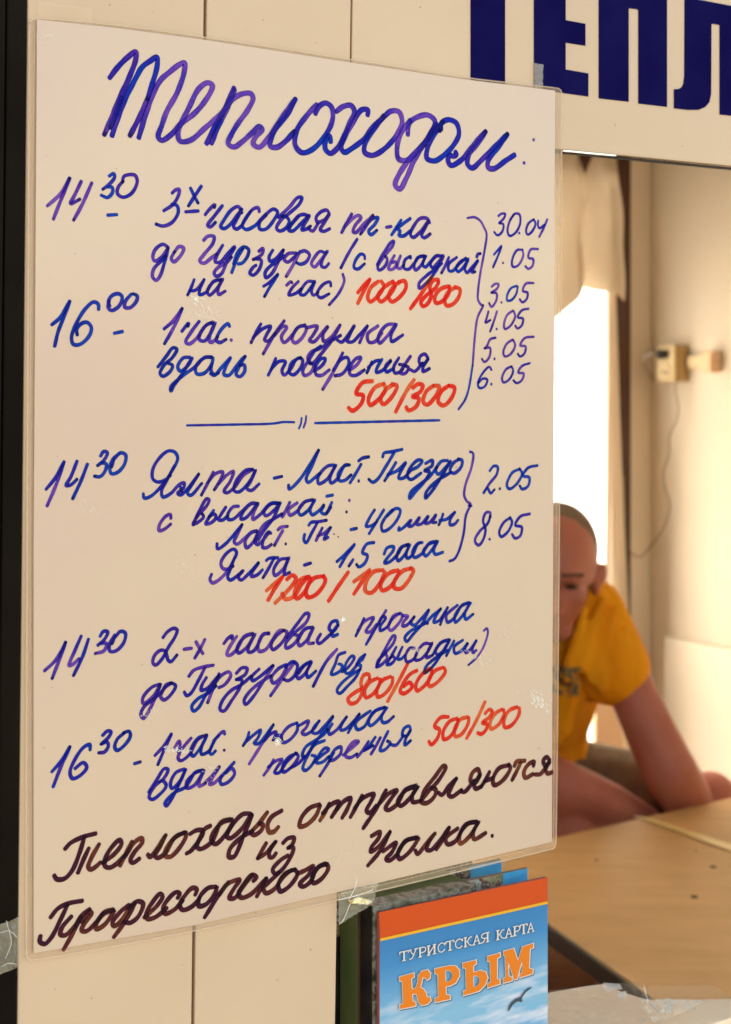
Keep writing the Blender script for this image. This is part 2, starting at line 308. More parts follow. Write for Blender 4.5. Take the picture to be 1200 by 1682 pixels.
TEXT = [
 ('heading_writing', [
  ln(A, 13.5, 'p', "88,205 130,150 175,105 218,75 218,110 190,190 140,300 95,410 62,485; 275,310 235,400 188,490"),
  ln(A, 13.5, 'b', "100,490 130,400 165,310 215,210 250,150 290,120 322,102 322,150 300,230 275,310; 150,300 120,380 90,450; 232,500 265,390 300,290 340,215 385,175 430,140 458,130 455,180 420,280 370,370 345,440 328,495 345,512 390,485 440,430 500,385 550,330 590,265 595,240 570,228 525,262 480,350 445,420 425,475 435,515 485,512 560,450 640,378 700,305 745,282 785,282 795,305 770,360 720,430 690,480 672,528 700,545 740,520 790,475 825,443 840,458 808,495 795,528 825,546 870,500 930,410 980,340 1005,307"),
  ln(A, 13.5, 'b', "702,252 660,350 610,440 566,528; 705,262 665,360 620,450 590,528; 1005,307 960,390 910,450 885,500 880,540 912,546 960,512 1000,466"),
  ln(A, 13.5, 'b', "1102,382 1120,345 1155,328 1183,350 1187,410 1150,490 1085,558 1035,572 1003,535 1010,465 1060,390 1110,335"),
  ln(B, 13.5, 'b', "155,250 190,225 228,220 245,248 220,310 180,400 155,437 125,456 102,435 104,388 122,370 128,400; 310,268 312,242 280,242 240,300 200,370 180,428 195,450 235,430 300,378 330,332 380,287 425,248 465,252 480,300 450,370 385,440 330,466 295,450 298,405 335,345 390,270"),
  ln(B, 13.5, 'b', "508,365 515,308 560,275 610,268 642,298 612,370 560,440 500,490 462,482 456,420 478,350 520,292; 652,310 600,390 540,490 500,580 468,632 446,612 462,565 520,480 590,405 632,350 672,330 664,345"),
  ln(B, 13.5, 'b', "672,340 672,310 708,290 748,308 760,360 730,420 680,470 640,493 602,480 608,420 640,360 682,300; 742,448 748,462 732,470 715,465 706,490 720,515 770,490 820,430 870,370 893,347"),
  ln(B, 13.5, 'b', "893,347 850,410 810,460 802,508 825,528 870,490 940,420 1000,360; 1000,360 950,430 905,490 903,524 930,532 990,492 1035,463"),
  ln(B, 9, 'p', "1127,390; 1080,504")]),
 ('written_time', [
  ln(C, 12, 'p', "108,314 185,245 228,185 255,127; 258,130 200,270 148,402; 333,150 290,240 262,298 325,268; 402,160 340,300 281,408"),
  ln(C, 12, 'c', "515,118 545,100 552,122 522,165 472,205; 505,190 535,190 538,222 505,258 462,242"),
  ln(C, 12, 'p', "603,158 612,120 645,108 685,112 700,150 665,228 605,256 570,232 575,190 608,150"),
  ln(C, 12, 'c', "505,374 568,370")]),
 ('written_line', [
  ln(D, 12, 'b', "168,110 192,88 216,85 212,120 178,180 112,226; 165,182 200,190 210,232 170,300 110,325 62,312; 290,75 315,130 340,175; 362,62 320,125 275,195; 256,232 342,226"),
  ln(D, 12, 'b', "385,252 415,215 450,185 446,205; 500,190 450,255 402,322 418,332 455,300; 628,240 605,198 560,218 510,285 488,330 510,342 555,310 600,250 628,212; 625,220 590,290 572,330 592,345 628,320 650,280 700,215 735,205 742,232; 690,225 650,280 630,325 655,348 710,325 750,285 795,240 835,214 862,232 838,285 785,345 745,345 742,305 790,250"),
  ln(D, 12, 'b', "866,270 940,200 995,138 1022,138 1005,180 940,240 885,285 855,340 875,358 920,335 938,290 915,262 890,262; 925,340 955,310 1000,258 1045,250 1065,265; 1000,262 950,320 935,352 960,358 1020,305 1070,255 1035,320 1020,350 1050,345 1080,325"),
  ln(E, 12, 'p', "-15,262 12,278 50,225; 122,165 108,142 70,150 35,190 42,218 88,205 122,165 90,222 62,270 85,280 126,262"),
  ln(E, 12, 'p', "270,165 230,235 202,290; 222,252 270,200 315,175 330,190 292,240 278,282 296,288 345,235 385,200 410,172; 410,175 370,235 325,300"),
  ln(E, 12, 'c', "352,255 400,200 442,190 420,235 380,280 395,302 436,272; 595,205 560,260 530,305; 655,195 600,235 568,262 588,278 578,305 610,310 655,275"),
  ln(E, 12, 'p', "495,254 530,248; 782,225 768,198 720,195 680,240 655,300 672,320 722,280 775,210 748,262 728,308 745,322 786,296")]),
 ('written_line', [
  ln(D, 12, 'b', "140,462 110,445 62,475 42,528 55,555 100,530 142,468; 145,465 120,560 92,648 65,682 40,658 50,605 100,552 128,520; 186,492 164,540 180,560 230,512 245,470 215,460 182,500"),
  ln(D, 12, 'b', "375,420 405,392 445,395 436,440 380,510 350,556 378,570 430,532 462,508; 502,450 462,520 452,560 486,562 540,500 580,462 532,550 492,640 458,655 445,632 478,592 530,562 560,528"),
  ln(D, 12, 'c', "635,475 600,530 560,632; 572,575 600,500 640,462 672,480 665,522 630,568 602,575"),
  ln(D, 12, 'p', "738,492 766,472 765,500 740,528 700,546; 720,540 755,550 742,608 702,648 680,635 700,598 722,582"),
  ln(D, 12, 'b', "832,482 806,530 812,556 852,538 900,482; 902,480 862,570 822,640 785,665 780,632 810,592 865,555 905,520"),
  ln(D, 12, 'p', "985,502 930,508 905,546 928,562 978,525; 1010,490 970,570 918,658"),
  ln(D, 12, 'c', "985,512 1040,488 1072,515 1050,560 1012,576 985,565"),
  ln(E, 11, 'b', "100,425 62,412 22,455 4,495 24,514 65,470 110,410 76,470 70,508 95,516 120,490; 306,330 250,420 197,522"),
  ln(E, 11, 'b', "355,462 352,438 328,430 290,480 284,518 308,528 355,492; 435,500 480,420 530,350 546,345 538,375 490,435 440,510 448,535 488,508 502,462 488,442"),
  ln(E, 11, 'b', "550,438 522,490 511,528 535,530 562,502 556,480 534,486; 590,440 574,482 568,518 588,524 612,498; 655,458 654,442; 648,445 618,470 612,520 640,530 680,490 712,448 745,440; 742,445 705,452 680,500 686,534 718,512 756,440 736,500 752,515 790,475 822,442 862,440"),
  ln(E, 11, 'b', "862,442 822,445 786,498 800,520 832,488 872,440 822,540 760,620 712,654 712,622 760,572 812,532 862,490; 908,450 882,510 858,555; 960,450 905,498 908,538 932,540 970,500 1020,455"),
  ln(E, 11, 'b', "1022,458 985,478 956,520 965,545 1000,520 1035,460 1012,528 1026,552 1056,520 1098,470; 1098,475 1072,518 1058,548 1082,545; 1090,450 1098,430 1116,426")]),
 ('written_line', [
  ln(D, 11, 'b', "315,675 290,740 270,780; 282,752 325,745 378,680; 380,675 350,745 348,775 390,762 440,690 490,675"),
  ln(D, 11, 'p', "492,680 445,690 402,748 412,780 458,742 502,672 472,740 474,775 520,752"),
  ln(D, 11, 'b', "768,722 810,695 865,640; 865,645 815,720 775,790"),
  ln(D, 11, 'p', "920,715 952,690 958,700; 1000,688 955,735 935,778 980,768 1020,735"),
  ln(D, 11, 'b', "1100,690 1060,690 1020,738 1010,772 1036,778 1080,730 1108,688 1084,755 1098,780 1130,760"),
  ln(E, 11, 'p', "132,640 128,614 95,620 58,655 42,690 62,716 122,690"),
  ln(E, 10, 'b', "210,560 220,605 182,690 120,764")]),
 ('written_price', [ln(E, 14, 'r', "308,684 345,640 390,593; 388,598 350,670 308,755; 445,608 395,650 374,712 390,742 440,705 480,640 462,606; 540,608 480,650 442,705 458,742 510,705 552,640 538,606; 588,612 545,640 512,705 530,742 580,715 625,650 618,608 575,612; 795,580 740,670 654,790; 838,622 838,598 802,605 782,645 792,700 765,758 735,772 724,745 758,702 822,650 840,610; 905,640 852,660 815,712 822,750 862,740 905,690 912,640; 955,648 910,672 880,722 890,765 932,760 976,702 980,660 945,645")]),
 ('written_brace', [
  ln(FT, 10, 'p', "130,135 190,130 235,160 265,215 282,258 265,400 235,560 216,700 215,780 240,820 258,825"),
  ln(FT, 10, 'p', "255,830 212,920 192,1050 172,1300"), ln(FT, 10, 'c', "172,1300 142,1480 112,1570 60,1645")]),
 ('written_date', [ln(FT, 10, 'b', "375,120 400,102 430,102 420,135 380,175; 380,175 415,185 408,238 368,272 342,245; 468,150 505,102 542,108 548,175 512,250 465,276 448,240 465,160 500,105; 540,250 540,258; 655,145 612,180 594,240 606,266 642,240 668,180 655,145; 690,155 688,195 700,215 740,188; 762,145 730,220 697,285")]),
 ('written_date', [ln(FT, 10, 'b', "340,425 370,390 400,355; 400,362 370,440 333,525; 412,487 412,492; 568,385 522,390 484,468 488,518 530,510 572,430 565,385; 690,380 630,385 612,448 650,460 645,512 610,536 588,515")]),
 ('written_date', [ln(FT, 10, 'p', "322,678 350,655 378,658 365,692 318,725; 318,725 362,732 358,788 320,836 302,805; 400,798 400,804; 655,648 592,654 568,710 606,725 600,772 565,800 543,775"), ln(FT, 10, 'c', "522,670 475,690 444,750 446,786 482,780 518,730 528,675")]),
 ('written_date', [ln(FT, 10, 'p', "298,870 285,920 273,960 315,940; 365,870 340,950 310,1032; 362,1008 362,1014; 492,865 446,900 420,970 426,1010 470,986 508,910 495,868; 615,850 560,865 528,918 570,930 560,982 525,1006 508,984")]),
 ('written_date', [ln(FT, 10, 'p', "355,1080 312,1092 285,1145 265,1165; 265,1165 310,1160 305,1230 265,1272 245,1245; 345,1242 345,1250; 487,1095 440,1130 414,1195 425,1226 470,1210 508,1140 492,1096; 655,1072 582,1084 548,1140 590,1150 582,1202 545,1228 528,1205")]),
 ('written_date', [ln(FT, 10, 'b', "322,1335 305,1310 255,1355 214,1440 225,1476 268,1464 288,1412 255,1402 220,1435; 320,1442 320,1450; 482,1305 436,1330 404,1400 415,1432 460,1410 492,1342 480,1305; 625,1280 560,1305 532,1355 575,1362 562,1412 520,1438 493,1415")]),
 ('written_time', [ln(G, 12.5, 'c', "97,415 150,370 188,310 217,256; 218,258 175,370 140,460 117,556; 406,315 404,280 375,264 320,308 255,415 228,500 240,542 285,542 345,485 358,430 330,398 290,408 262,445 266,482; 480,292 470,262 495,222 535,210 560,228 545,285 492,320 468,300 476,255; 622,212 582,260 578,298 612,302 655,258 660,225 632,210; 508,470 564,458")]),
 ('written_line', [
  ln(G, 12, 'b', "835,442 890,395 925,350 956,305; 956,308 900,430 838,540; 952,458 998,402 992,425; 1068,390 1012,465 978,528 1000,540 1048,505 1110,420 1158,395"),
  ln(G, 12, 'b', "1165,400 1120,412 1070,480 1068,512 1102,520 1150,455 1172,398 1135,490 1138,528 1165,520 1190,490"),
  ln(HT, 9, 'c', "110,110 104,95 72,120 45,175 60,188 94,172"), ln(HT, 9.5, 'p', "118,174 118,178"),
  ln(HT, 9, 'p', "265,95 240,140 215,190; 225,165 270,122 312,108 292,150 282,176 302,180 335,140; 380,80 330,150 275,245; 330,155 372,108 392,112 365,160 378,188 412,160 450,112 480,102; 480,104 445,115 418,170 430,190 462,170 488,122 480,100; 488,115 542,108 522,150 503,178 525,184 558,150 592,108"),
  ln(HT, 9, 'p', "595,110 570,150 574,182 610,162 655,100; 655,102 612,180 560,245 515,290 495,265 512,235 560,215 605,182 632,168 658,152; 640,176 662,186 700,142 725,105 702,150 690,182 716,184 750,150 790,106"),
  ln(HT, 9, 'p', "790,105 770,145 750,190; 842,105 790,148 796,185 825,184 862,140"),
  ln(HT, 9, 'b', "928,98 885,102 842,160 848,190 888,155 932,98 906,150 908,182 965,150")]),
 ('written_line', [
  ln(G, 12, 'c', "795,692 850,622 895,565 920,575 890,630 835,680 810,735 828,752 875,722 892,682 862,665; 1008,628 962,632 926,690 942,718 990,685 1022,632; 1015,640 950,745 900,815 882,850 880,825 950,755 1040,690 1100,630 1150,625; 1150,628 1100,632 1045,690 1050,735 1100,732 1150,670 1158,630; 1150,670 1145,715 1165,740 1195,730"),
  ln(HT, 9, 'c', "14,340 34,350 75,305 115,262; 112,268 90,310 82,345 105,350 140,310 172,268 188,255; 186,258 158,305 142,345 160,356 184,330 182,298 158,302"),
  ln(HT, 9, 'b', "338,265 320,310 300,350; 314,320 352,282 385,282 368,328 378,348 408,322 440,270 462,262; 452,263 415,290 404,335 425,347 460,312 470,275 455,262"),
  ln(HT, 9, 'b', "560,205 530,228 500,275 470,328 478,350 508,338 526,300 502,290; 526,330 568,298 582,268 560,268 532,310 536,345 562,350 602,322; 668,238 622,330 568,420; 620,325 658,272 690,262 698,292 665,342 628,352"),
  ln(HT, 9, 'b', "700,325 742,292 756,262 732,268 702,312 704,345 730,350 775,322; 812,282 800,308 786,338; 792,312 828,280 850,275; 862,270 838,310 832,334 862,326 905,280; 905,275 878,305 882,332 915,318"),
  ln(HT, 9, 'p', "945,262 918,312 925,338 955,328 968,300 945,296; 1002,255 968,305 952,338 975,340 992,312 975,302; 1002,322 1022,330 1062,288; 1088,265 1072,245 1048,258 1045,288 1066,296 1090,266 1064,308 1062,330 1096,316")]),
 ('written_price', [ln(HT, 11, 'r', "815,378 765,386 734,440 768,448 758,490 715,524 695,508; 872,390 826,410 794,470 802,496 842,470 878,420 870,390; 918,394 880,420 854,470 868,492 912,452 934,402 908,392; 1020,370 980,430 928,530; 1012,412 1040,392 1062,400 1050,430 1012,455 1042,462 1030,502 990,522 980,505; 1115,400 1078,430 1064,480 1084,494 1126,450 1142,405 1115,400; 1190,400 1152,430 1138,480 1164,498 1204,460 1218,410 1190,400")]),
 ('dividing_line', [ln(I, 8, 'b', "266,235 600,229 830,223 900,213 972,214"), ln(HT, 6.5, 'c', "530,585 840,578 1145,571"), ln(I, 7.5, 'c', "1020,185 1016,220 1002,256; 1050,172 1046,210 1032,250")]),
 ('written_time', [ln(J, 12, 'b', "60,576 120,502 180,392; 180,395 125,550 67,685; 265,388 225,490 193,550 225,545 265,508; 333,408 290,520 235,638"),
  ln(J, 12, 'c', "418,358 440,326 464,335 440,385 398,420; 420,402 456,408 450,452 415,492 378,488; 505,385 490,430; 510,375 550,335 584,350 576,410 532,462 490,472 480,438 502,375 545,338")]),
 ('written_line', [
  ln(J, 11.5, 'b', "700,602 705,632 750,620 830,540 890,450 926,372 908,332 865,323 805,370 762,445 762,505 795,527 845,512 880,482; 905,420 852,520 820,585 828,625 880,602 935,545 968,532 965,565 925,600 945,612 1000,560 1065,472; 1065,476 1012,555 990,600 1010,615 1085,535; 945,560 950,590"),
  ln(I, 11.5, 'p', "440,540 400,620 360,695; 402,612 455,552 502,542 482,600 445,660; 470,622 530,560 572,538 552,600 510,668 530,678 580,640 640,560 700,525"),
  ln(I, 11.5, 'b', "700,522 650,532 590,600 576,662 608,672 680,600 718,528 684,605 660,650 690,662 742,618; 838,582 892,570"),
  ln(K, 10, 'c', "115,262 118,286 170,242 240,140 285,65; 285,65 240,170 214,228 225,248 262,222 292,196; 372,150 332,158 282,218 284,255 330,232 382,150 348,220 354,252 392,225 432,152 460,150"),
  ln(K, 10, 'c', "450,150 425,158 394,205 402,238 432,236 468,205; 524,145 492,200 460,252; 508,128 530,112 568,104"), ln(K, 8.5, 'p', "510,236 510,244"),
  ln(K, 10, 'c', "645,106 652,84 700,75 756,62; 710,80 662,160 618,228 590,247 565,230; 720,135 690,185 655,240; 672,206 730,180 775,136 745,190 735,224 765,222 805,180 842,160 868,128 845,122 800,165 784,212 802,232 862,195"),
  ln(K, 10, 'c', "885,142 925,124 922,155 880,182 908,188 882,240 830,300 796,338 800,308 850,262 910,215 950,160; 1012,125 975,130 944,180 958,202 1000,162 1028,128; 1022,135 980,210 920,300 886,336 890,304 950,240 1028,192; 1075,118 1042,140 1024,182 1045,197 1086,162 1092,125 1068,116")]),
 ('written_brace', [ln(K, 8, 'b', "1135,75 1154,84 1146,160 1112,260 1104,320 1120,355 1140,368; 1128,378 1146,380; 1140,378 1115,430 1100,540 1072,640 1048,680 1020,692")]),
 ('written_date', [ln(L, 10, 'c', "655,215 682,182 708,188 702,235 652,300 615,360; 617,352 640,328 662,360 688,335; 722,328 722,334; 855,200 802,228 768,308 784,332 832,300 868,230 850,198; 970,178 908,194 874,245 916,258 908,312 868,333 852,310")]),
 ('written_date', [ln(L, 10, 'b', "655,520 660,490 632,488 612,540 628,600 612,668 582,702 558,672 590,610 640,562 662,510; 655,660 655,666; 792,520 746,555 718,618 730,646 776,612 802,550 788,518; 920,496 856,514 824,570 866,584 856,640 822,656 802,630")]),
 ('written_line', [
  ln(MT, 10, 'p', "138,178 136,155 108,165 72,218 72,245 100,238 138,208; 262,215 300,130 340,66 354,72 340,105 295,155 264,208 288,200 322,168 312,148"),
  ln(MT, 10, 'b', "380,130 352,172 334,208 366,200 392,172 384,152 352,170; 448,112 420,155 406,184 430,186 458,160; 520,108 488,112 458,155 462,182 490,180 535,140 590,92 625,92"),
  ln(MT, 10, 'b', "628,95 590,95 545,140 532,180 562,172 628,92 602,150 600,182 640,155 700,92 748,90; 745,92 702,96 662,140 672,162 715,135 756,88; 752,95 712,180 665,240 625,300 632,262 660,215 720,178 765,150"),
  ln(MT, 10, 'b', "808,85 786,130 765,170; 850,88 800,130 808,158 850,135 890,85 935,70"),
  ln(MT, 10, 'c', "940,72 892,84 856,132 868,158 912,130 948,72 922,130 934,156 975,130 1000,100; 1000,105 984,140 1008,152 1040,112; 1045,85 1028,122 1014,150; 1014,52 1050,45"), ln(MT, 8.5, 'p', "1143,72 1143,78; 1127,137 1127,143")]),
 ('written_line', [
  ln(MT, 10, 'b', "398,318 400,348 440,325 500,260 540,210; 540,210 512,268 494,308 510,322 550,292 590,255 622,245; 622,248 590,258 556,308 564,342 600,312 632,250 612,308 626,324 655,300 690,258; 702,262 690,252 660,295 655,340 680,340 705,322; 740,242 755,228 796,221; 768,245 742,290 720,330"), ln(MT, 8.5, 'p', "785,317 785,323"),
  ln(NT, 10, 'b', "305,82 320,64 360,60 410,51; 356,66 326,120 290,182 278,165 282,132; 385,95 365,135 348,170; 358,142 398,125 432,92"), ln(NT, 10, 'c', "435,92 412,128 395,162 420,150; 548,106 585,98"), ln(NT, 6, 'p', "452,132; 476,148"),
  ln(K, 9.5, 'c', "600,402 570,450 552,495 585,490 612,470; 652,402 610,470 568,538; 668,440 720,395 744,405 728,455 680,510 645,522 638,490 668,435 700,402; 738,500 734,518 765,500 805,460 790,494 812,492 852,445 836,484 862,482 902,438 884,478 908,474 945,430 926,474 948,472"),
  ln(K, 9.5, 'c', "985,425 975,458 960,488; 964,462 1005,455 1052,415; 1052,415 1025,458 1024,486 1048,484 1070,460")]),
 ('written_line', [
  ln(MT, 10, 'b', "368,490 358,520 372,540 405,525 455,475 492,410 508,368 492,350 455,370 420,425 430,458 460,462 490,445; 496,400 470,470 458,508 472,524 505,505 545,470 518,506 532,524 572,492 632,425; 632,428 602,470 590,502 622,496 655,465"),
  ln(MT, 10, 'b', "674,415 690,402 742,398; 718,402 690,455 656,512; 796,402 752,410 716,470 724,498 770,462 802,398 780,460 778,492 808,480; 888,440 926,428"),
  ln(NT, 10, 'c', "468,292 520,245 572,190; 570,195 520,262 485,322; 564,278 538,318; 685,180 642,190 618,240 646,254 632,298 596,322 582,306; 742,248 760,212 798,205 796,225 760,272 745,298 772,294 820,250 850,205 885,190; 884,194 842,208 816,258 824,286 860,254 892,192 870,250 878,272 908,250 940,185 966,180"),
  ln(NT, 10, 'c', "955,182 932,192 906,240 918,266 960,246 1005,185 1046,172; 1046,175 1002,190 970,232 984,258 1022,220 1054,172 1030,222 1038,248 1084,236")]),
 ('written_price', [ln(NT, 13, 'r', "60,460 110,418 156,376; 154,380 112,442 70,515; 178,395 212,370 232,388 205,435 110,532; 150,475 172,508 220,492 260,430 300,378; 310,378 256,398 224,478 238,505 290,455 316,385; 392,375 332,390 290,458 300,497 350,480 402,402 390,372; 535,352 480,430 420,520; 566,408 610,378 660,338; 657,345 620,400 567,480; 738,340 682,350 640,408 634,460 668,472 722,410 748,350; 824,340 770,360 724,420 730,457 772,442 822,370 828,345; 905,330 852,345 804,400 800,440 840,447 896,382 912,340 892,328")]),
 ('written_time', [ln(O, 12, 'b', "50,328 120,262 165,190 190,137; 190,140 150,250 100,380; 292,98 250,195 212,292 240,282 278,246; 340,118 300,235 240,360; 415,102 438,68 466,72 445,120 400,160; 420,148 458,148 442,195 382,214; 505,125 492,150; 508,115 550,68 582,80 572,140 522,195 480,198 478,155 512,90")]),
 ('written_line', [
  ln(O, 12, 'p', "828,110 860,70 900,48 922,60 905,110 865,172 822,250 780,290 762,272 775,225 815,192 845,200 862,255 880,268 922,222; 965,186 1018,179; 1045,135 1070,180 1092,215; 1105,120 1075,180 1037,245"),
  ln(P, 12, 'p', "108,350 138,312 165,298 162,320; 195,300 150,365 128,420 148,425 195,385 245,300 300,280; 302,285 245,305 196,375 205,410 260,372 314,285 272,368 268,402 296,402 322,375 368,290 405,278; 408,285 370,285 335,350 340,398 382,388 422,335 470,265 505,262; 502,262 452,300 420,355 430,388 488,345 524,275 500,260"),
  ln(P, 12, 'b', "522,310 590,220 648,150 668,155 652,205 560,290 515,350 518,378 565,355 600,300 575,290; 595,330 640,255 692,240; 694,240 645,252 596,318 606,362 655,325 698,240 668,305 664,345 700,345"),
  ln(P, 12, 'b', "745,285 722,330 735,348 785,310 815,280; 858,228 852,200 818,208 800,250 828,268 860,225 824,275 822,300 858,288")]),
 ('written_line', [
  ln(Q, 11, 'b', "150,182 125,240 95,300; 108,262 150,205 212,178 192,220 162,268 188,272 232,222; 295,130 230,240 163,355; 232,240 272,172 292,180 256,236 256,262 300,240 345,165 382,150; 384,150 335,188 310,242 326,262 380,212 402,165 385,148; 402,165 438,170 412,202 402,232 430,228 480,172"),
  ln(Q, 11, 'c', "482,170 458,212 478,228 522,190 576,125; 576,130 530,222 470,290 430,335 418,310 450,270 520,232 552,215 600,165 655,120; 545,215 570,215; 655,118 622,168 608,208 645,195 700,110; 700,110 675,160 650,225; 765,95 702,148 690,165 698,208 742,180 790,100 838,78"),
  ln(Q, 11, 'c', "842,80 792,100 746,168 750,208 800,160 850,78 812,150 818,188 868,154")]),
 ('written_line', [
  ln(O, 12, 'p', "806,415 752,438 696,508 700,542 760,500 814,415; 810,430 752,560 702,640 684,618 700,570 770,510 820,465 850,420 885,405; 885,408 842,438 814,498 838,518 890,472 912,425 888,408; 998,365 1030,325 1095,302 1162,290; 1105,306 1062,390 1012,475 985,490 968,465; 1115,370 1085,420 1080,455 1122,440 1192,360"),
  ln(O, 12, 'b', "1195,365 1120,470 1062,570 1030,592 1018,562 1060,510 1130,470 1180,425"),
  ln(P, 12, 'p', "78,545 40,640 2,738; 40,625 90,560 142,535 154,560 112,620 75,638; 190,545 228,508 262,512 250,550 188,586; 190,584 228,590 212,640 162,720 108,792 84,780 96,730 150,662 232,612 290,560"),
  ln(P, 12, 'b', "342,515 292,568 298,592 350,562 432,490; 435,492 372,590 300,700 252,748 242,722 280,662 352,602 420,560"),
  ln(P, 12, 'b', "518,485 462,518 420,578 436,608 490,562 525,495; 575,470 500,570 415,692; 512,505 560,468 592,490 572,560 530,592 500,582; 600,545 640,490 682,465; 676,470 640,488 588,548 598,578 640,548 684,470 652,540 662,570 714,528; 852,385 780,470 695,630"),
  ln(P, 11, 'c', "908,405 862,425 842,480 814,550 840,548 880,520 885,490 862,482; 885,535 930,500 966,440 950,430 912,478 902,528 925,545 975,500 1000,450 1038,420; 1035,420 1020,452 980,485 1008,492 982,560 920,630 870,676 852,658 880,612 950,552 1008,515"),
  ln(Q, 11, 'b', "230,505 280,400 345,295 356,302 345,340 295,405 240,465 235,500 270,482 302,442 290,412; 362,370 330,430 300,486 330,480 352,452 342,432 320,442; 402,370 382,412 370,448 392,450 418,425"),
  ln(Q, 11, 'p', "482,378 450,380 422,430 430,468 470,455 500,415; 590,350 545,350 498,405 486,455 520,452 570,400 598,345 568,400 560,440 600,425"),
  ln(Q, 11, 'c', "600,425 650,345 705,322; 704,325 655,345 620,400 634,422 680,385 714,322; 708,330 650,430 590,510 548,540 556,502 620,442 700,392; 742,330 715,380 690,430; 800,325 742,370 748,412 790,395 830,345; 832,348 812,385 820,408 852,380 888,328; 888,328 862,385 868,408 888,392"),
  ln(Q, 8, 'b', "936,266 955,248 964,270 935,370 890,440 835,490")]),
 ('written_price', [ln(Q, 13.5, 'r', "186,580 182,552 148,556 130,605 138,665 104,730 62,742 44,712 90,670 152,632 186,582; 240,575 192,600 154,658 162,702 206,682 250,620 255,580; 326,565 272,590 236,648 240,698 282,682 334,612 338,570; 437,480 380,590 305,728; 498,525 452,550 402,618 388,665 415,676 466,632 448,604 410,632; 578,512 522,560 490,620 498,658 550,622 594,552 592,515; 668,505 612,530 574,588 580,628 632,602 684,532 676,507")]),
 ('written_time', [ln(R, 12.5, 'b', "98,392 160,320 218,225; 218,228 162,350 107,490; 350,248 348,212 305,232 240,330 218,395 235,435 285,415 328,362 305,330 250,370; 432,152 465,122 488,128 470,165 420,210; 425,208 462,195 470,222 445,260 405,266"),
  ln(R, 12.5, 'c', "575,135 528,178 512,228 528,250 580,212 615,155 605,125 568,135; 640,338 682,325")]),
 ('written_line', [
  ln(R, 11.5, 'b', "775,285 830,225 885,140; 885,145 840,240 795,345"), ln(R, 11.5, 'p', "902,240 935,188 942,215 930,262; 1015,168 955,240 928,300 945,318 1000,280 1058,180 1112,148"),
  ln(R, 11.5, 'c', "1116,150 1062,168 1012,245 1026,288 1080,225 1120,148 1082,230 1082,275 1130,255 1168,180 1195,155"),
  ln(ST, 11.5, 'c', "115,305 108,286 66,320 28,385 16,425 30,436 55,412"), ln(ST, 11, 'p', "110,410"),
  ln(ST, 11.5, 'c', "275,290 260,340 235,380; 245,362 300,312 350,278 332,330 308,362 338,365 385,310 435,240"),
  ln(ST, 11.5, 'b', "435,242 370,350 275,500; 372,350 420,300 452,290 432,345; 430,345 470,310 490,330 485,345"),
  ln(ST, 11.5, 'c', "590,228 530,258 488,318 498,358 540,342 590,280 592,232; 598,250 665,218 650,260 622,292 640,306 690,280 735,215; 738,215 700,260 690,290 720,298 770,250 826,185; 826,190 760,290 700,370 645,450 625,445 645,390 710,345 770,300 790,270"),
  ln(ST, 11.5, 'c', "822,235 798,275 802,304 850,275 916,188; 916,190 882,240 876,275 905,272 960,220 1000,170; 1000,170 960,230 925,295; 1072,150 992,208 972,235 985,272 1030,255 1090,160 1165,125; 1172,128 1110,148 1060,215 1070,248 1120,212 1180,128 1145,190 1152,225 1180,225 1226,186")]),
 ('written_line', [
  ln(R, 12, 'b', "735,525 790,440 838,370 862,375 838,430 770,490 738,558 760,572 812,535 850,485 832,452 805,455; 970,372 912,398 878,468 888,500 940,452 980,375; 975,380 912,520 852,615 842,598 900,530 980,488 1040,395 1090,378; 1092,380 1042,398 985,458 988,498 1040,475 1098,382 1070,450 1066,485 1110,465"),
  ln(ST, 12, 'p', "-12,618 30,578 80,515; 80,518 32,595 15,632 45,625 95,575"),
  ln(ST, 12, 'c', "178,488 130,540 85,600 92,632 138,618 180,562 160,528 120,560"),
  ln(ST, 11.5, 'b', "436,470 410,520 370,575; 398,522 450,480 492,470 460,520 442,555 470,558 520,490 580,428; 590,428 532,458 494,518 500,552 550,522 598,450 578,425; 540,530 600,495 640,450"),
  ln(ST, 11.5, 'c', "772,345 705,375 655,455 628,528 645,542 690,502 712,452 685,442; 695,490 750,445 798,405 775,395 725,455 718,490 755,488 800,450; 832,425 790,500 738,580; 800,462 842,402 878,388 876,430 832,472 800,478"),
  ln(ST, 11.5, 'b', "890,442 960,385 995,352 965,352 922,400 908,445 938,458 985,432; 1060,350 1022,410 985,455; 1105,322 1065,380 1045,405; 1030,412 1090,378; 1138,325 1100,395 1075,435"),
  ln(T, 11.5, 'c', "68,285 40,340 16,410 48,405 82,362 62,348; 85,372 120,375 170,312; 216,275 206,250 172,268 162,310 192,314 216,275 182,338 178,374 218,345")]),
 ('written_price', [ln(T, 13.5, 'r', "466,190 412,195 374,252 406,274 392,330 352,372 335,350; 522,200 472,220 430,288 434,336 472,322 518,252 528,205; 592,190 542,208 506,268 508,318 552,302 594,232 598,195; 705,90 650,210 583,332; 705,168 732,142 752,155 735,190 688,228 718,238 712,272 682,302 655,295; 818,140 772,168 738,228 744,268 792,242 830,172 826,142; 916,125 862,150 830,208 834,258 882,242 928,172 930,130")]),
 ('written_notice', [
  ln(UT, 16, 'k', "225,378 260,340 340,300 428,276; 352,300 322,400 272,520 222,572 172,576 153,550; 382,372 350,440 310,535; 450,345 402,430 378,495 395,512 430,492 458,465"),
  ln(UT, 16, 'k', "470,470 550,410 596,345 585,318 535,362 490,440 488,490 520,500 560,478 620,415; 665,328 620,420 586,488; 618,430 680,335 728,308 732,335 680,400 655,452 672,468 715,440; 768,412 785,430 832,372 888,285; 885,292 850,360 818,422 835,436 885,405 940,310 1010,268"),
  ln(UT, 16, 'k', "1015,268 952,298 890,378 884,422 915,430 962,390 1018,300 1018,268"),
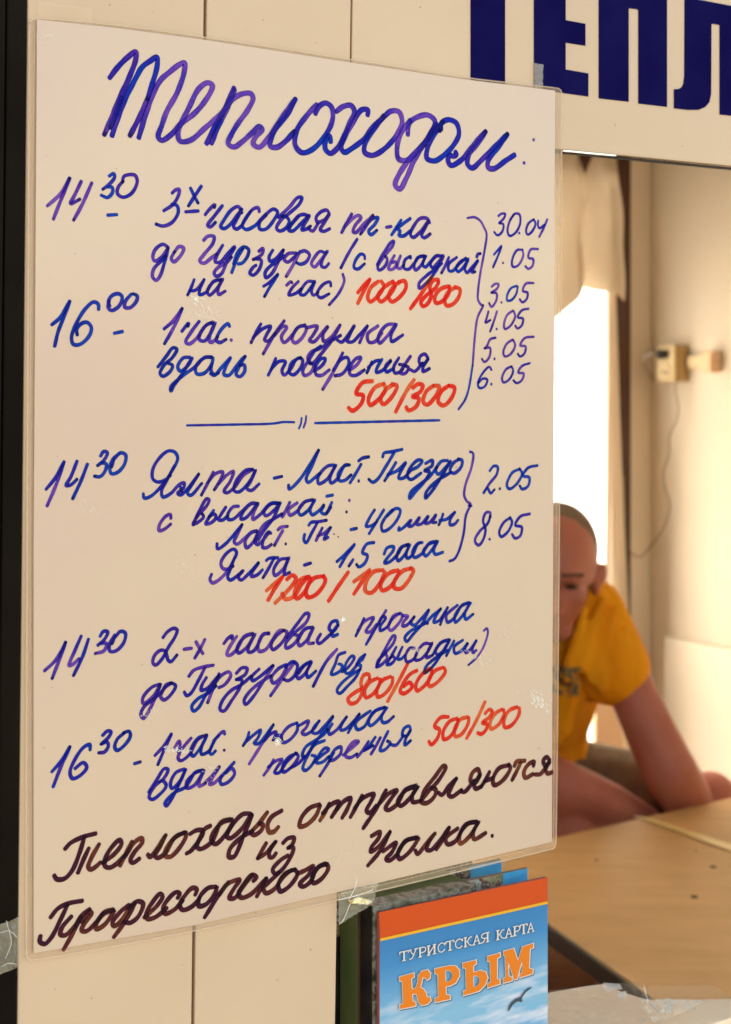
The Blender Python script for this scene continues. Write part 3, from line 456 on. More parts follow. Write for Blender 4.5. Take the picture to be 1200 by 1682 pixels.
  ln(V, 16, 'k', "45,400 90,375 130,378 128,405 92,462 50,512 22,528; 182,345 142,368 110,430 92,478 112,498 190,450 250,322 308,302; 318,305 262,322 202,388 186,440 215,465 280,402 326,320 318,300; 442,265 392,270 332,330 288,410 308,428 382,370 452,268; 455,275 402,400 335,548 302,548 308,500 372,430 455,380"),
  ln(V, 16, 'k', "555,255 500,330 450,390 470,405 515,375 525,340 498,328; 650,245 580,290 556,340 566,385 595,385 628,352"),
  ln(V, 16, 'k', "898,205 832,230 776,298 768,348 808,342 872,282 902,212; 962,198 932,260 900,312; 918,265 970,208 1025,188 1012,232 975,290; 1010,240 1060,182 1102,165 1082,230 1045,295"),
  ln(WT, 13, 'k', "115,255 80,320 50,375; 72,325 118,270 178,248 162,290 138,338 155,350 192,310; 246,225 190,330 120,435; 200,310 260,245 304,228 275,270 242,325 258,335 310,298 350,225 412,200"),
  ln(WT, 13, 'k', "414,203 352,228 310,288 325,312 380,265 420,203 388,258 392,290 435,285; 435,285 455,230 515,150 560,93 572,100 535,170 470,242 438,290 470,296 512,258 518,225 490,212; 532,240 552,252 592,200 632,162; 628,165 602,215 588,250 605,262 660,225"),
  ln(WT, 13, 'k', "655,232 675,235 730,172; 760,140 748,112 718,132 708,175 736,185 760,142 728,198 738,218 772,202; 812,125 790,170 762,212; 785,178 835,158; 920,88 862,108 830,168 838,198 885,172 926,105 915,85; 948,95 958,72 1006,65; 985,72 962,120 935,172"),
  ln(WT, 13, 'k', "1052,95 1056,72 1025,85 1000,128 1008,158 1050,138; 1062,140 1090,138 1122,98; 1142,62 1124,45 1106,65 1118,92 1142,68 1120,112 1130,135 1154,128"),
  ln(V, 15, 'k', "548,458 515,515 490,560; 490,560 545,525 608,450; 612,448 572,505 568,550 590,552 612,525; 656,460 690,428 730,425 718,468 688,492; 690,490 726,490 702,560 645,640 605,660 590,632 640,572 690,540")]),
 ('written_notice', [
  ln(UT, 16, 'k', "130,828 180,768 250,735 340,718; 242,745 192,850 135,960 92,1002 60,985 64,948; 268,820 205,895 195,938 225,945 290,885 330,820 388,772; 330,822 272,940 215,1040; 335,860 385,790 400,800 345,880 335,912 365,918 430,860 480,795 540,775"),
  ln(UT, 16, 'k', "545,778 475,808 430,872 432,904 485,875 548,785; 645,745 592,788 538,858 548,885 600,842 655,750; 685,735 622,850 545,958; 640,768 700,722 738,738 708,820 655,862 610,858; 745,828 830,750 866,692 850,672 802,725 760,800 768,836 820,825 895,765"),
  ln(UT, 16, 'k', "965,700 980,672 955,662 905,705 870,765 885,802 945,775 1000,715; 1080,680 1092,645 1062,634 1012,685 980,745 998,778 1060,755 1110,700"),
  ln(V, 16, 'k', "216,745 165,755 108,818 105,872 150,862 205,800 224,748; 300,715 242,790 142,948; 240,800 292,728 372,702 335,758 305,818 340,820 395,745 455,672"),
  ln(V, 16, 'k', "462,708 484,685 455,668 405,722 366,788 385,818 450,792 520,720 550,690; 545,690 522,740 485,810; 632,655 552,728 530,752 545,788 600,762 660,680 715,635; 735,632 672,660 628,728 640,776 700,742 752,662 735,632; 752,660 800,640 855,612 825,668 768,728 790,745 840,710 880,625 935,592; 945,595 892,618 848,688 858,722 912,692 955,625 945,595")]),
 ('written_notice', [
  ln(WT, 13, 'k', "165,478 212,455 205,488 165,540 162,562 208,532 268,452; 268,455 212,560 145,640; 228,562 300,515 278,565 245,602 262,612 305,578 350,505 408,485; 418,485 355,505 310,568 320,602 370,568 425,490; 405,555 418,575 470,512 515,462; 510,466 478,515 468,550 490,555 545,495 590,430"),
  ln(WT, 13, 'k', "592,430 560,490 520,552; 638,435 572,490 582,522 625,505 680,415 740,398; 745,400 692,412 648,475 652,518 700,482 752,400 722,460 728,494 792,460; 825,478")]),
]
# ================================================================= front wall of the booth
WF = .0020                       # face of the wall behind the poster
def vline(p0, p1, d):            # line of the wall plane through two photo points -> f(z)
    a, b = W(*p0, d), W(*p1, d)
    return lambda z: a + (b-a)*((z-a.z)/(b.z-a.z))
LE = vline((45, 0), (28, 1682), WF)
G1 = vline((337, 36), (318, 1600), WF)
G2 = vline((577, 50), (555, 1480), WF)
gw = Vector((U.x, U.y, 0))*.00055
ZT, ZB = 2.35, 0.0
wall = empty('booth_wall', LE(0), 'cream plastic panelled wall of the ticket booth behind the handwritten poster', 'wall')
gv = gw*1.5
def plank(l0, l1, z0, z1, name='wall_panel', o0=gw, o1=-gw):
    return prism(name, [l0(z0)+o0, l1(z0)+o1, l1(z1)+o1, l0(z1)+o0], M['wall'], wall, .009, bev=.0006)
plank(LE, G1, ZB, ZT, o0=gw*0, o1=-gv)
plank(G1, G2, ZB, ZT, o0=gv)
prism('backing_strip', [G1(ZB)-gw*5+N*.0095, G1(ZB)+gw*5+N*.0095, G1(ZT)+gw*5+N*.0095, G1(ZT)-gw*5+N*.0095], M['gap'], wall, .01)
# header above the opening, its lower edge falls along the photo's line
OU = lambda k: G2(1.7)+U*k
zo = W(915, 244.5, WF).z
zl = W(1200, 272.5, WF).z
def hz(k):                                   # nearly level
    a = W(915, 244.5, WF); b = W(1200, 272.5, WF); ua, ub = a.dot(U), b.dot(U)
    return zo + (zl-zo)*(((G2(1.7).dot(U)+k)-ua)/(ub-ua))
g2a, g2b = G2(hz(0)), G2(ZT)
kR = 1.15
R_ = lambda z: Vector((*(G2(1.7)+U*kR).xy, z))
prism('header_panel', [Vector((*(g2a+gw).xy, hz(0))), R_(hz(kR)), R_(ZT), g2b+gw], M['wall'], wall, .004, bev=.0004)
prism('backing_strip', [G2(hz(0)+.01)-gw*5+N*.0095, G2(hz(0)+.01)+gw*5+N*.0095, G2(ZT)+gw*5+N*.0095, G2(ZT)-gw*5+N*.0095], M['gap'], wall, .01)
SILL = EYE - .40
for k in range(3):
    a = lambda z, k=k: R_(z)+U*(.16*k); b = lambda z, k=k: R_(z)+U*(.16*(k+1))
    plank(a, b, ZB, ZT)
for k in range(6):                            # panels under the opening
    a = lambda z, k=k: Vector((*(G2(z)+U*(kR/6*k)).xy, z)); b = lambda z, k=k: Vector((*(G2(z)+U*(kR/6*(k+1))).xy, z))
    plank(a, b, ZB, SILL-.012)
# metal profile under the header
ua = G2(1.7).dot(U)
pr = [Vector((*(G2(1.7)+U*.002+N*.003).xy, hz(0)-.0004)), Vector((*(R_(0)+N*.003).xy, hz(kR)-.0004)), Vector((*(R_(0)+N*.003).xy, hz(kR)-.0013)), Vector((*(G2(1.7)+U*.002+N*.003).xy, hz(0)-.0013))]
prism('header_rubber_seal', pr, M['gap'], wall, .004)
a_, b_ = (918-0, 245.5), (1003, 252.2)
prism('header_metal_strip', [W(925, 246.2, .0015), W(1012, 254.6, .0015), W(1012, 256.2, .0015), W(925, 247.8, .0015)], M['alu'], wall, .003)

# sign letters
def letter(pts):
    o = prism('sign_letter', [W(x, y, WF-.0004) for x, y in pts], M['navy'], wall, .0003)
    return o
letter([(773, -67), (738, -73), (738, -116), (868, -92), (868, -49), (829.5, -56), (829.5, 138), (773, 132)])
letter([(877, 146), (877, -92), (966, -75), (966, -10), (929, -17), (929, 1), (965, 7.5), (965, -3), (966, -1), (966, 2.5), (929, -4), (929, 33), (961.5, 39), (961.5, 75), (929, 70), (929, 114), (966.3, 120.5), (966.3, 158.5)] if False else
       [(877, 146), (877, -60), (963.5, -43), (963.5, -1), (929, -6), (929, 33), (961.5, 39), (961.5, 75), (929, 70), (929, 114), (966.3, 120.5), (966.3, 158.5)])
letter([(983.5, 161.5), (983.5, -29), (1095.5, -8), (1095.5, 175.5), (1048.5, 170), (1048.5, 16.5), (1046, 15), (1034, 13.5), (1032.5, 14.5), (1032.5, 167)])
letter([(1107, 178), (1107, 146.5), (1115, 146), (1120, 143), (1122.5, 137), (1124, 125), (1124.5, -5), (1236, 16), (1236, 194), (1182, 188), (1182, 41), (1170, 39), (1168.5, 40), (1168, 155), (1165, 168), (1158, 176), (1147, 180.5), (1130, 180.5)])

# dark post and door at the left end of the wall
post = empty('door_frame', LE(0)-U*.006, 'dark brown metal door frame along the left end of the cream wall', 'door frame')
def off(l, k, n=0): return lambda z: l(z)+U*k+N*n
LP = vline((18, 0), (0, 900), WF-.004)
def strip(name, la, lb, m, parent, depth, bev=.001): return prism(name, [la(ZB), lb(ZB), lb(ZT), la(ZT)], m, parent, depth, bev=bev)
strip('frame_post', off(LE, -.0100, -.001), off(LE, -.0004, -.001), M['dark'], post, .05)
strip('frame_post', off(LE, -.060, -.002), off(LE, -.0108, -.002), M['dark'], post, .05)
door = empty('booth_door', LE(0)-U*.45, 'brown booth door at the far left edge of the picture', 'door')
strip('door_leaf', off(LE, -.80, .012), off(LE, -.061, .012), M['brown'], door, .04)
o = boxun('door_handle', 0, 0, 0, 0, 0, 0, M['alu'], door) if False else tube('door_handle', [LE(1.0)-U*.10+N*(-.002), LE(1.0)-U*.10-N*.04, LE(1.0)-U*.2-N*.04], .009, M['alu'], door)

# ================================================================= the poster
poster = empty('handwritten_poster', W(485, 1470, 0), 'laminated white poster with handwritten boat trip times and prices taped to the booth wall', 'poster')
pap = [(60.5, 32), (200, 47), (333, 65), (577, 103), (760, 130), (911.5, 149), (910, 600), (907, 1100), (906, 1383), (621, 1450), (318, 1520), (55, 1566), (55, 900)]
prism('paper_sheet', [W(x, y, 0) for x, y in pap], M['paper'], poster, .0005)
def rc(cx, cy, r, a0, a1): return [(cx+r*math.cos(math.radians(a)), cy-r*math.sin(math.radians(a))) for a in [a0+(a1-a0)*i/6 for i in range(7)]]
outer = rc(56, 38, 8, 180, 100) + [(200, 42.5), (333, 61), (577, 98), (760, 127)] + rc(914, 153, 8, 80, 0) + [(921, 400), (918, 900)] + rc(904, 1386, 8.5, 0, -80) + [(621, 1463), (318, 1529)] + rc(51, 1569, 8, 260, 180) + [(44, 900)]
prism('laminate_film', [W(x, y, .0006) for x, y in outer], M['film'], poster, .0004)
tube('laminate_rim', [W(x, y, .0004) for x, y in outer+outer[:1]], .00042, M['film_rim'], poster, 6, .004)
tube('laminate_seam', [W(x, y, .0005) for x, y in [(914.5, 160), (915.5, 400), (913.5, 900), (908.5, 1380)]], .00016, M['film_rim'], poster, 6, .01)
tube('laminate_seam', [W(x, y, .0005) for x, y in [(57, 44), (50, 500), (49, 1000), (52, 1560)]], .00016, M['film_rim'], poster, 6, .01)
tube('laminate_seam', [W(x, y, .0005) for x, y in [(905, 1386.5), (621, 1454.5), (560, 1468)]], .00018, M['film_rim'], poster, 6, .01)
for name, lines in TEXT: write(name, poster, lines)
# crinkles in the laminate, their highlights painted as small pale shards
def crinkle_glints(cx, cy, rx, ry, ang, k, seed, mt):
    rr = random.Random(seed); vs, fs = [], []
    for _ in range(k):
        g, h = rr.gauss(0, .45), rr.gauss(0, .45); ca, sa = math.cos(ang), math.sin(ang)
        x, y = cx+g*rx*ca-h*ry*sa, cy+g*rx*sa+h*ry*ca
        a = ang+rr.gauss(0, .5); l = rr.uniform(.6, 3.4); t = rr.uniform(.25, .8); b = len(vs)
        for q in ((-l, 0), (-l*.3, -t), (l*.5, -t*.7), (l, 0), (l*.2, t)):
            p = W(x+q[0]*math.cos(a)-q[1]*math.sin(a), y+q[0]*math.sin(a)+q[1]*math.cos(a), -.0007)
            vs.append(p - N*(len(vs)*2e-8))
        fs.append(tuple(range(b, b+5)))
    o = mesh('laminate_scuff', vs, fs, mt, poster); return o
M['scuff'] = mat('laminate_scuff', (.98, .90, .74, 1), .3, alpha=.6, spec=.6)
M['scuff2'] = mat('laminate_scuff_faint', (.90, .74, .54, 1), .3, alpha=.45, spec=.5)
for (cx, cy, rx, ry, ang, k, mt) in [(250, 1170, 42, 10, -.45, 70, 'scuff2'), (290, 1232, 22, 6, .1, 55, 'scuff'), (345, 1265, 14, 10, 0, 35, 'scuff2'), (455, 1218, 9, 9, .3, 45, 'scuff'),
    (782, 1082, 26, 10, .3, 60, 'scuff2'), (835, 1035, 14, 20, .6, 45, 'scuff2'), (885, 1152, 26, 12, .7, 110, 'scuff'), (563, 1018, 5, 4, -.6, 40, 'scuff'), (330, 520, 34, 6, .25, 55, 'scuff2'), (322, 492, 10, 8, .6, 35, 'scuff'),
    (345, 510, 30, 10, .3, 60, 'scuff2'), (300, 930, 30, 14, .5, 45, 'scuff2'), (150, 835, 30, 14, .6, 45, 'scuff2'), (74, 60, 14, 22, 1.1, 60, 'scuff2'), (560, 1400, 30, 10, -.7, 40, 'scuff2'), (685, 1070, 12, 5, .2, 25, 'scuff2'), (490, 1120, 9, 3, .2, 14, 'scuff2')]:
    crinkle_glints(cx, cy, rx, ry, ang, k, int(cx*7+cy), M[mt])
# brown speck marks
vs, fs = [], []
rr = random.Random(5)
for (x, y) in [(546, 522), (123, 417), (1, 1)] + [(rr.uniform(70, 900), rr.uniform(200, 1380)) for _ in range(36)]:
    if x < 60: continue
    r_ = rr.uniform(.35, .9); b = len(vs)
    for a in range(6): vs.append(W(x+r_*math.cos(a*1.047), y+r_*1.4*math.sin(a*1.047), -.00075))
    fs.append(tuple(range(b, b+6)))
M['speck'] = mat('speck', (.25, .15, .08, 1), .8)
mesh('dirt_speck', vs, fs, M['speck'], poster)['kind'] = 'stuff'

vs, fs = [], []
for (x, y) in [(404, 49), (432, 33), (690, 12), (300, 1585), (150, 1640), (420, 1500), (455, 1610), (1010, 205), (955, 228), (1120, 240), (250, 20), (180, 8), (520, 70), (90, 1625), (510, 1560)]:
    r_ = rr.uniform(.5, 1.1); b = len(vs)
    for a in range(6): vs.append(W(x+r_*math.cos(a*1.047), y+r_*1.5*math.sin(a*1.047), WF-.0002))
    fs.append(tuple(range(b, b+6)))
mesh('dirt_speck', vs, fs, M['speck'], wall)['kind'] = 'stuff'
# ================================================================= clear tape pieces
def tape(label, pts, d0, amp, seed, group='clear tape pieces', nx=16, ny=12, crease=0, parent=None, plane=W, name='clear_tape', mt=None):
    """crumpled film over a photo quad given as four corners (wall plane)"""
    rr = random.Random(seed); vs, fs = [], []
    a, b, c, d = [Vector((p[0], p[1])) for p in pts]
    for j in range(ny+1):
        for i in range(nx+1):
            p = (a.lerp(b, i/nx)).lerp(d.lerp(c, i/nx), j/ny)
            h = noise.noise(Vector((p.x*.06, p.y*.06, seed)))*amp + noise.noise(Vector((p.x*.2, p.y*.2, seed)))*amp*.4
            jx = rr.uniform(-.8, .8) if i in (0, nx) or j in (0, ny) else 0
            vs.append(plane(p.x+jx, p.y+jx, d0 - abs(h)))
    for j in range(ny):
        for i in range(nx): q = j*(nx+1)+i; fs.append((q, q+1, q+nx+2, q+nx+1))
    o = mesh(name, vs, fs, mt or M['tape'])
    tag(o, label, 'tape', group); return o
t1 = tape('crumpled clear tape across the dark frame at the lower left', [(-12, 1524), (31, 1506), (29, 1588), (-12, 1606)], -.001, .004, 3)
t2 = tape('torn clear tape with golden glints at the lower left corner of the opening', [(555, 1467), (622, 1449), (613, 1484), (556, 1519)], -.0015, .003, 8)
tape('small frayed clear tape on the navy letter above the poster', [(877, 103), (892, 106), (891, 147), (877, 145)], WF-.0012, .0006, 5, nx=8, ny=14)
tape('clear tape over the upper left corner of the poster', [(64, 4), (150, 14), (150, 46), (60, 36)], WF-.0012, .0004, 6, mt=M['tape2'])
# folds of tape, their golden reflections put into the colour
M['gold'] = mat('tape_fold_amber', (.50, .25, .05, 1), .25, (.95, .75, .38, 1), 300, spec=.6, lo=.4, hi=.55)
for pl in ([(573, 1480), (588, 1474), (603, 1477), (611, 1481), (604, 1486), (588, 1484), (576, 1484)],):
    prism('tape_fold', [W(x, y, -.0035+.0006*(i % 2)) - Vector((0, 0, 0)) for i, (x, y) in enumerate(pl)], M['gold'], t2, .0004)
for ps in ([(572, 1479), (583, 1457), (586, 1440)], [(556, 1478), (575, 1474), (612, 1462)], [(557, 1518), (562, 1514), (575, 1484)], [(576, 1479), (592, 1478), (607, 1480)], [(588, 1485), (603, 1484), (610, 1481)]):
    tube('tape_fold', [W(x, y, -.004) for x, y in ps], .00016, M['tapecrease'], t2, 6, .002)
for ps in ([(0, 1532), (14, 1528), (28, 1540)], [(2, 1588), (12, 1582), (27, 1584)], [(10, 1512), (18, 1550), (8, 1575)]):
    tube('tape_fold', [W(x, y, -.006) for x, y in ps], .00012, M['tapecrease'], t1, 6, .002)

# ================================================================= room
inner = lambda name, *a, m=None: tag(boxun(name, *a, m or M['inner']), kind='structure')
BK, RT, LFT, CL = 2.675, 2.507, -.95, 2.30
DW0, DW1, DTOP = 1.25, 2.393, 1.985
inner('right_wall', RT, RT+.06, .70, BK+.06, 0, CL)
inner('back_wall', LFT, DW0, BK, BK+.05, 0, CL)
inner('back_wall', DW1, RT-.002, BK, BK+.05, 0, CL)
inner('back_wall', DW0, DW1, BK+.001, BK+.05, DTOP, CL)
inner('left_wall', LFT-.06, LFT, .70, BK+.05, 0, CL)
inner('ceiling', LFT-.06, RT+.06, .6645, BK+.05, CL, CL+.05, m=M['ceil'])
inner('booth_floor', LFT-.06, RT+.06, .70, BK+.05, -.03, .004, m=M['floor'])
inner('back_step', DW0-.3, RT+.3, BK+.05, BK+.6, -.03, .002, m=M['ground'])
g = mesh('ground', [(-300, -300, -.035), (300, -300, -.035), (300, 300, -.035), (-300, 300, -.035)], [(0, 1, 2, 3)], M['ground']); tag(g, kind='structure')
for side, z0, z1 in (('front_wall_return', 0, CL),):
    inner('front_wall_lining', R_(0).dot(U)+.4, RT+.06, .6645, .70, 0, CL)
    inner('front_wall_lining', LFT-.06, LE(0).dot(U)-.7, .6645, .70, 0, CL)
inner('roof_trim', LFT-.06, RT+.06, .612, .66, ZT+.001, ZT+.05, m=M['ceil'])
inner('roof_trim', LFT-.06, RT+.06, .6605, .80, CL+.0505, CL+.0995, m=M['ceil'])
# brown frame of the doorway
dr = empty('doorway_frame', UN(DW1, BK, 0), 'dark brown frame of the bright doorway at the back of the booth', 'door frame')
boxun('frame_post', DW1-.018, DW1+.030, BK-.018, BK+.02, 0, DTOP, M['dark2'] if 'dark2' in M else M.setdefault('dark2', mat('red_brown_wood', (.07, .022, .010, 1), .5)), dr)
boxun('frame_post', DW0-.03, DW0+.018, BK-.018, BK+.02, 0, DTOP, M['dark2'], dr)
boxun('frame_head', DW0-.03, DW1+.030, BK-.018, BK+.02, DTOP, DTOP+.12, M['dark2'], dr)

# curtains: a gathered drape at the top and a pale one gathered at the right of the doorway
def drape(name, label, m, top, bot, amp, freq, nu=70, nz=50, group=None, seed=1, nb=BK-.05, cat='curtain', tied=None):
    """top, bot: functions s(0..1) -> (u, z)"""
    vs, fs = [], []
    for j in range(nz+1):
        for i in range(nu+1):
            s = i/nu; t = j/nz; a, b = top(s), bot(s)
            u = a[0]+(b[0]-a[0])*t; z = a[1]+(b[1]-a[1])*t
            if tied: u += tied(s, t)
            n_ = amp*math.sin(s*freq + 1.3*math.sin(t*3+seed)) * (.5+.5*t) + amp*.7*noise.noise(Vector((s*5, t*3, seed)))
            vs.append(UN(u, nb+n_, z))
    for j in range(nz):
        for i in range(nu): q = j*(nu+1)+i; fs.append((q, q+1, q+nu+2, q+nu+1))
    o = mesh(name, vs, fs, m, None, True); tag(o, label, cat, group); return o
def bu(px, py): # back-plane u,z for a photo point
    r = ray(px, py); t = (BK-.05)/(N.dot(Vector((r.x, r.y, 0)))); return (U.x*r.x+U.y)*t, EYE+r.z*t
B1 = [(600, 560), (860, 545), (918, 532), (936, 512), (953, 490), (955, 470), (957, 450), (962, 452), (975, 470), (990, 478), (1004, 480), (1026, 496)]
def b1(s):
    x = s*(len(B1)-1); i = min(int(x), len(B1)-2); f = x-i
    return bu(B1[i][0]*(1-f)+B1[i+1][0]*f, B1[i][1]*(1-f)+B1[i+1][1]*f)
def t1f(s):
    u, z = b1(s); x = bu(968, 300)[0]; return (u, DTOP+.12 - .125*max(0, 1-abs(u-x)/.040))
drape('gathered_curtain', 'tan curtain gathered up across the top of the bright doorway', M['curtain'], t1f, b1, .022, 13, seed=2.2, nu=110, nb=BK-.035)
M['sheer2'] = translucent('door_sheer_cloth', (.96, .96, .95, 1), .85)  # added cloth; sun behind it whitens the doorway and softly lights the room
drape('sheer_curtain', 'thin white sheer curtain glowing across the whole bright doorway', M['sheer2'],
      lambda s: (DW0-.02+(DW1-DW0+.04)*s, DTOP+.01), lambda s: (DW0-.02+(DW1-DW0+.04)*s, .01), .008, 60, seed=3, nu=140, nb=BK+.034)
drape('side_curtain', 'pale cream curtain hanging straight down the right side of the doorway', M['drape'],
      lambda s: (bu(1004+8*s, 600)[0], 1.95), lambda s: (bu(1002+59*s, 1240)[0], .12), .010, 22, seed=5, nb=BK-.034)

lp_ = boxun('low_screen', bu(967, 1200)[0], bu(1012, 1200)[0], BK-.075, BK-.060, .005, bu(980, 1085)[1], M['cream'], None, .002)
tag(lp_, 'narrow cream board standing at the foot of the bright doorway behind the man', 'board')
# ================================================================= socket, cable, junction box on the right wall
def RWp(px, py, off_=0.0):   # right wall plane
    r = ray(px, py); t = (RT-off_)/(U.dot(Vector((r.x, r.y, 0)))); p = r*t; return Vector((p.x, p.y, p.z+EYE))
c0 = RWp(1111, 600); sn = c0.dot(N); sz = c0.z
sk = empty('wall_socket', c0, 'cream double wall socket with a black plug on the bright right wall', 'socket')
zt, zb = RWp(1130, 567).z, RWp(1130, 627).z
sdep = .040
n1 = RWp(1131, 600).dot(N)
n2 = RWp(1131, 600).dot(N)+.062
boxun('socket_box', RT-sdep, RT-.0005, n1, n2, zb, zt, M['socketside'], sk, .003)
boxun('socket_plate', RT-sdep-.006, RT-sdep-.0005, n1+.002, n2-.001, zb+.001, zt-.001, M['socket'], sk, .002)
def ringm(name, c, ax, r0, r1, h, m, parent, k=24):
    ax = ax.normalized(); a = ax.cross(Vector((0, 0, 1))).normalized(); b = ax.cross(a); vs, fs = [], []
    for i in range(k):
        an = 2*math.pi*i/k; d = a*math.cos(an)+b*math.sin(an)
        vs += [c+d*r0, c+d*r1, c+d*r1+ax*h, c+d*r0+ax*h*.4]
    for i in range(k):
        j = (i+1) % k
        for q in range(4): fs.append((i*4+q, i*4+(q+1) % 4, j*4+(q+1) % 4, j*4+q))
    return mesh(name, vs, fs, m, parent, False)
zm = (zt+zb)/2; nm = (n1+n2)/2
hz_ = (zt-zb)/4
ringm('socket_outlet', UN(RT-sdep-.006, nm, zb+hz_), -U, .013, .021, .004, M['socket'], sk)
for q in (-.006, .006): boxun('socket_hole', RT-sdep-.0075, RT-sdep-.0055, nm+q-.0025, nm+q+.0025, zb+hz_-.0025, zb+hz_+.0025, M['hole'], sk)
pl = empty('black_plug', UN(RT-sdep, nm, zt-hz_), 'black plug pushed into the upper outlet of the wall socket', 'plug')
tube('plug_body', [UN(RT-sdep-.006, nm, zt-hz_), UN(RT-sdep-.03, nm, zt-hz_)], .011, M['black'], pl, 14)
tube('plug_lead', [UN(RT-sdep-.028, nm, zt-hz_), UN(RT-sdep-.038, nm+.006, zt-hz_), UN(RT-sdep-.040, nm+.025, zt-hz_-.002), UN(RT-sdep-.03, nm+.05, zt-hz_-.012), UN(RT-.004, nm+.09, zt-hz_-.06)], .003, M['grey'], pl)
cb = [RWp(1109, 628, .035), RWp(1110, 650, .03), RWp(1114, 666, .03), RWp(1111, 690, .03), RWp(1099, 716, .028), RWp(1099, 745, .028), RWp(1089, 775, .028), RWp(1091, 800, .03), RWp(1100, 828, .03), RWp(1091, 865, .03), RWp(1078, 885, .03)]
def bkp(px, py, d=.02):
    r = ray(px, py); t = (BK-d)/(N.dot(Vector((r.x, r.y, 0)))); p = r*t; return Vector((p.x, p.y, p.z+EYE))
cb += [bkp(1062, 905, .03), bkp(1052, 915, .025), bkp(1040, 911, .02), bkp(1032, 900, .02), bkp(1029, 870, .02), bkp(1026, 830, .02), bkp(1023, 780, .02)]
o = tube('hanging_cable', cb, .0016, M['cable'], None, 6, .01); tag(o, 'thin cream cable hanging in loose waves below the wall socket', 'cable')
jb = empty('junction_box', RWp(1180, 593), 'small grey box with white trunking on the wall right of the socket', 'junction box')
jz0, jz1 = RWp(1175, 612).z, RWp(1175, 577).z
jn0 = RWp(1184, 590).dot(N)
boxun('box_body', RT-.030, RT-.0005, jn0-.002, jn0+.032, jz0, jz1, M['cream'], jb, .003)
boxun('trunking', RT-.013, RT-.0005, jn0+.0325, n1-.004, jz0+.012, jz1-.010, M['socket'], jb, .001)
boxun('box_lid', RT-.034, RT-.0305, jn0, jn0+.030, jz0+.002, jz1-.002, M['cream'], jb, .001)

# pale cabinet panel low on the right wall
M['white'] = mat('white_board', (.84, .77, .64, 1), .6)
cz = RWp(1120, 1048).z
pn = boxun('wall_board', RT-.02, RT-.001, 1.6, RWp(1100, 1048).dot(N), .30, cz, M['white'], None, .002)
tag(pn, 'plain white board fixed low on the bright right wall', 'board')

# ================================================================= table
TZ = .75
tv = Vector((.341, .226, 0)).normalized(); le = Vector((-.08, .202, 0)).normalized()
TA = Vector((.146, 2.283, 0)); TC = Vector((.46, 1.49, 0))
TB = TA + tv*1.25; TD = TC + tv*1.25
table = empty('wooden_table', (TA+TD)/2, 'light wooden table with dark edges seen through the opening', 'table')
Z = lambda p, z: Vector((p.x, p.y, z))
prism('tabletop', [Z(TA, TZ-.022), Z(TB, TZ-.022), Z(TD, TZ-.022), Z(TC, TZ-.022)], M['wood'], table, .022, Vector((0, 0, 1)), .0015)
en = Vector((-.202, -.08, 0)).normalized()
prism('edge_band', [Z(TA, TZ-.026)+en*.0005, Z(TC, TZ-.026)+en*.0005, Z(TC, TZ-.026)+en*.006, Z(TA, TZ-.026)+en*.006], M['edge'], table, .0245, Vector((0, 0, 1)), .001)
sh = [TA+tv*(-.55), TA+tv*.6, TC+tv*.6, TC+tv*(-.55)]
prism('lower_shelf', [Z(p, .615) for p in sh], M['wood2'], table, .018, Vector((0, 0, 1)), .001)
for p in (TA+tv*.05-le*.05, TB-tv*.05-le*.05, TC+tv*.05+le*.05, TD-tv*.05+le*.05):
    q = [p+Vector((sx*.02, sy*.02, 0)) for sx, sy in ((-1, -1), (1, -1), (1, 1), (-1, 1))]
    prism('leg', [Z(v, .005) for v in q], M['edge'], table, TZ-.03, Vector((0, 0, 1)), .001)
for px, py, r in ((1171, 1424, .005), (1140, 1473, .005), (1143, 1397, .002), (979, 1413, .0028), (1049, 1632, .0055)):
    c = H(px, py, TZ+.0004); vs = [c+Vector((r*math.cos(a*.524)*1.1, r*1.2*math.sin(a*.524), 0)) for a in range(12)]
    mesh('screw_hole', vs, [tuple(range(12))], M['hole'], table)
# streak of sunlight on the table, painted as a thin bright strip
sp = [H(1040, 1341, TZ+.001), H(1066, 1344, TZ+.001), H(1215, 1393, TZ+.001), H(1215, 1404, TZ+.001)]
M['brass'] = mat('yellow_seam_strip', (.99, .80, .34, 1), .3, spec=.8)
o = prism('yellow_strip', sp, M['brass'], None, .0015, Vector((0, 0, 1))); tag(o, 'thin yellow strip lying on the tabletop near its far edge', 'strip')

# ================================================================= sill board with clear plastic
s0 = [H(860, 1640, SILL), H(905, 1629, SILL), H(960, 1619, SILL), H(992, 1615, SILL), H(1020, 1628, SILL), H(1062, 1641, SILL), H(1130, 1641, SILL), H(1205, 1640, SILL)]
uL, uR = G2(1.1).dot(U)+.003, R_(0).dot(U)-.002
far = [UN(uL, D0+.11, SILL)] + s0 + [UN(uR, D0+.03, SILL)]
sill = prism('opening_sill', far + [UN(uR, D0+.004, SILL), UN(uL, D0+.004, SILL)], M['cream'], None, -.012, Vector((0, 0, 1)), .001)
tag(sill, 'cream sill board along the bottom of the booth opening', 'sill')
def Hs(px, py, d): return H(px, py, SILL+.002+abs(d))
tape('wide sheet of clear crinkled tape laid over the cream sill', [(898, 1627), (1058, 1612), (1068, 1700), (898, 1700)], 0, .004, 12, plane=lambda x, y, d: H(x, y, SILL+.003+abs(d)), nx=30, ny=18, mt=M['tape2'])
tape('long clear tape strip reaching from the sill over the table edge', [(1050, 1620), (1170, 1618), (1205, 1640), (1060, 1642)], 0, .002, 15, plane=lambda x, y, d: H(x, y, SILL+.004+abs(d)), nx=24, ny=8, mt=M['tape2'])
tg = tape('shiny crumpled tape end glinting on the sill', [(1052, 1640), (1158, 1643), (1128, 1662), (1072, 1680)], 0, .005, 17, plane=lambda x, y, d: H(x, y, SILL+.006+abs(d)), nx=26, ny=12)
rr = random.Random(11)
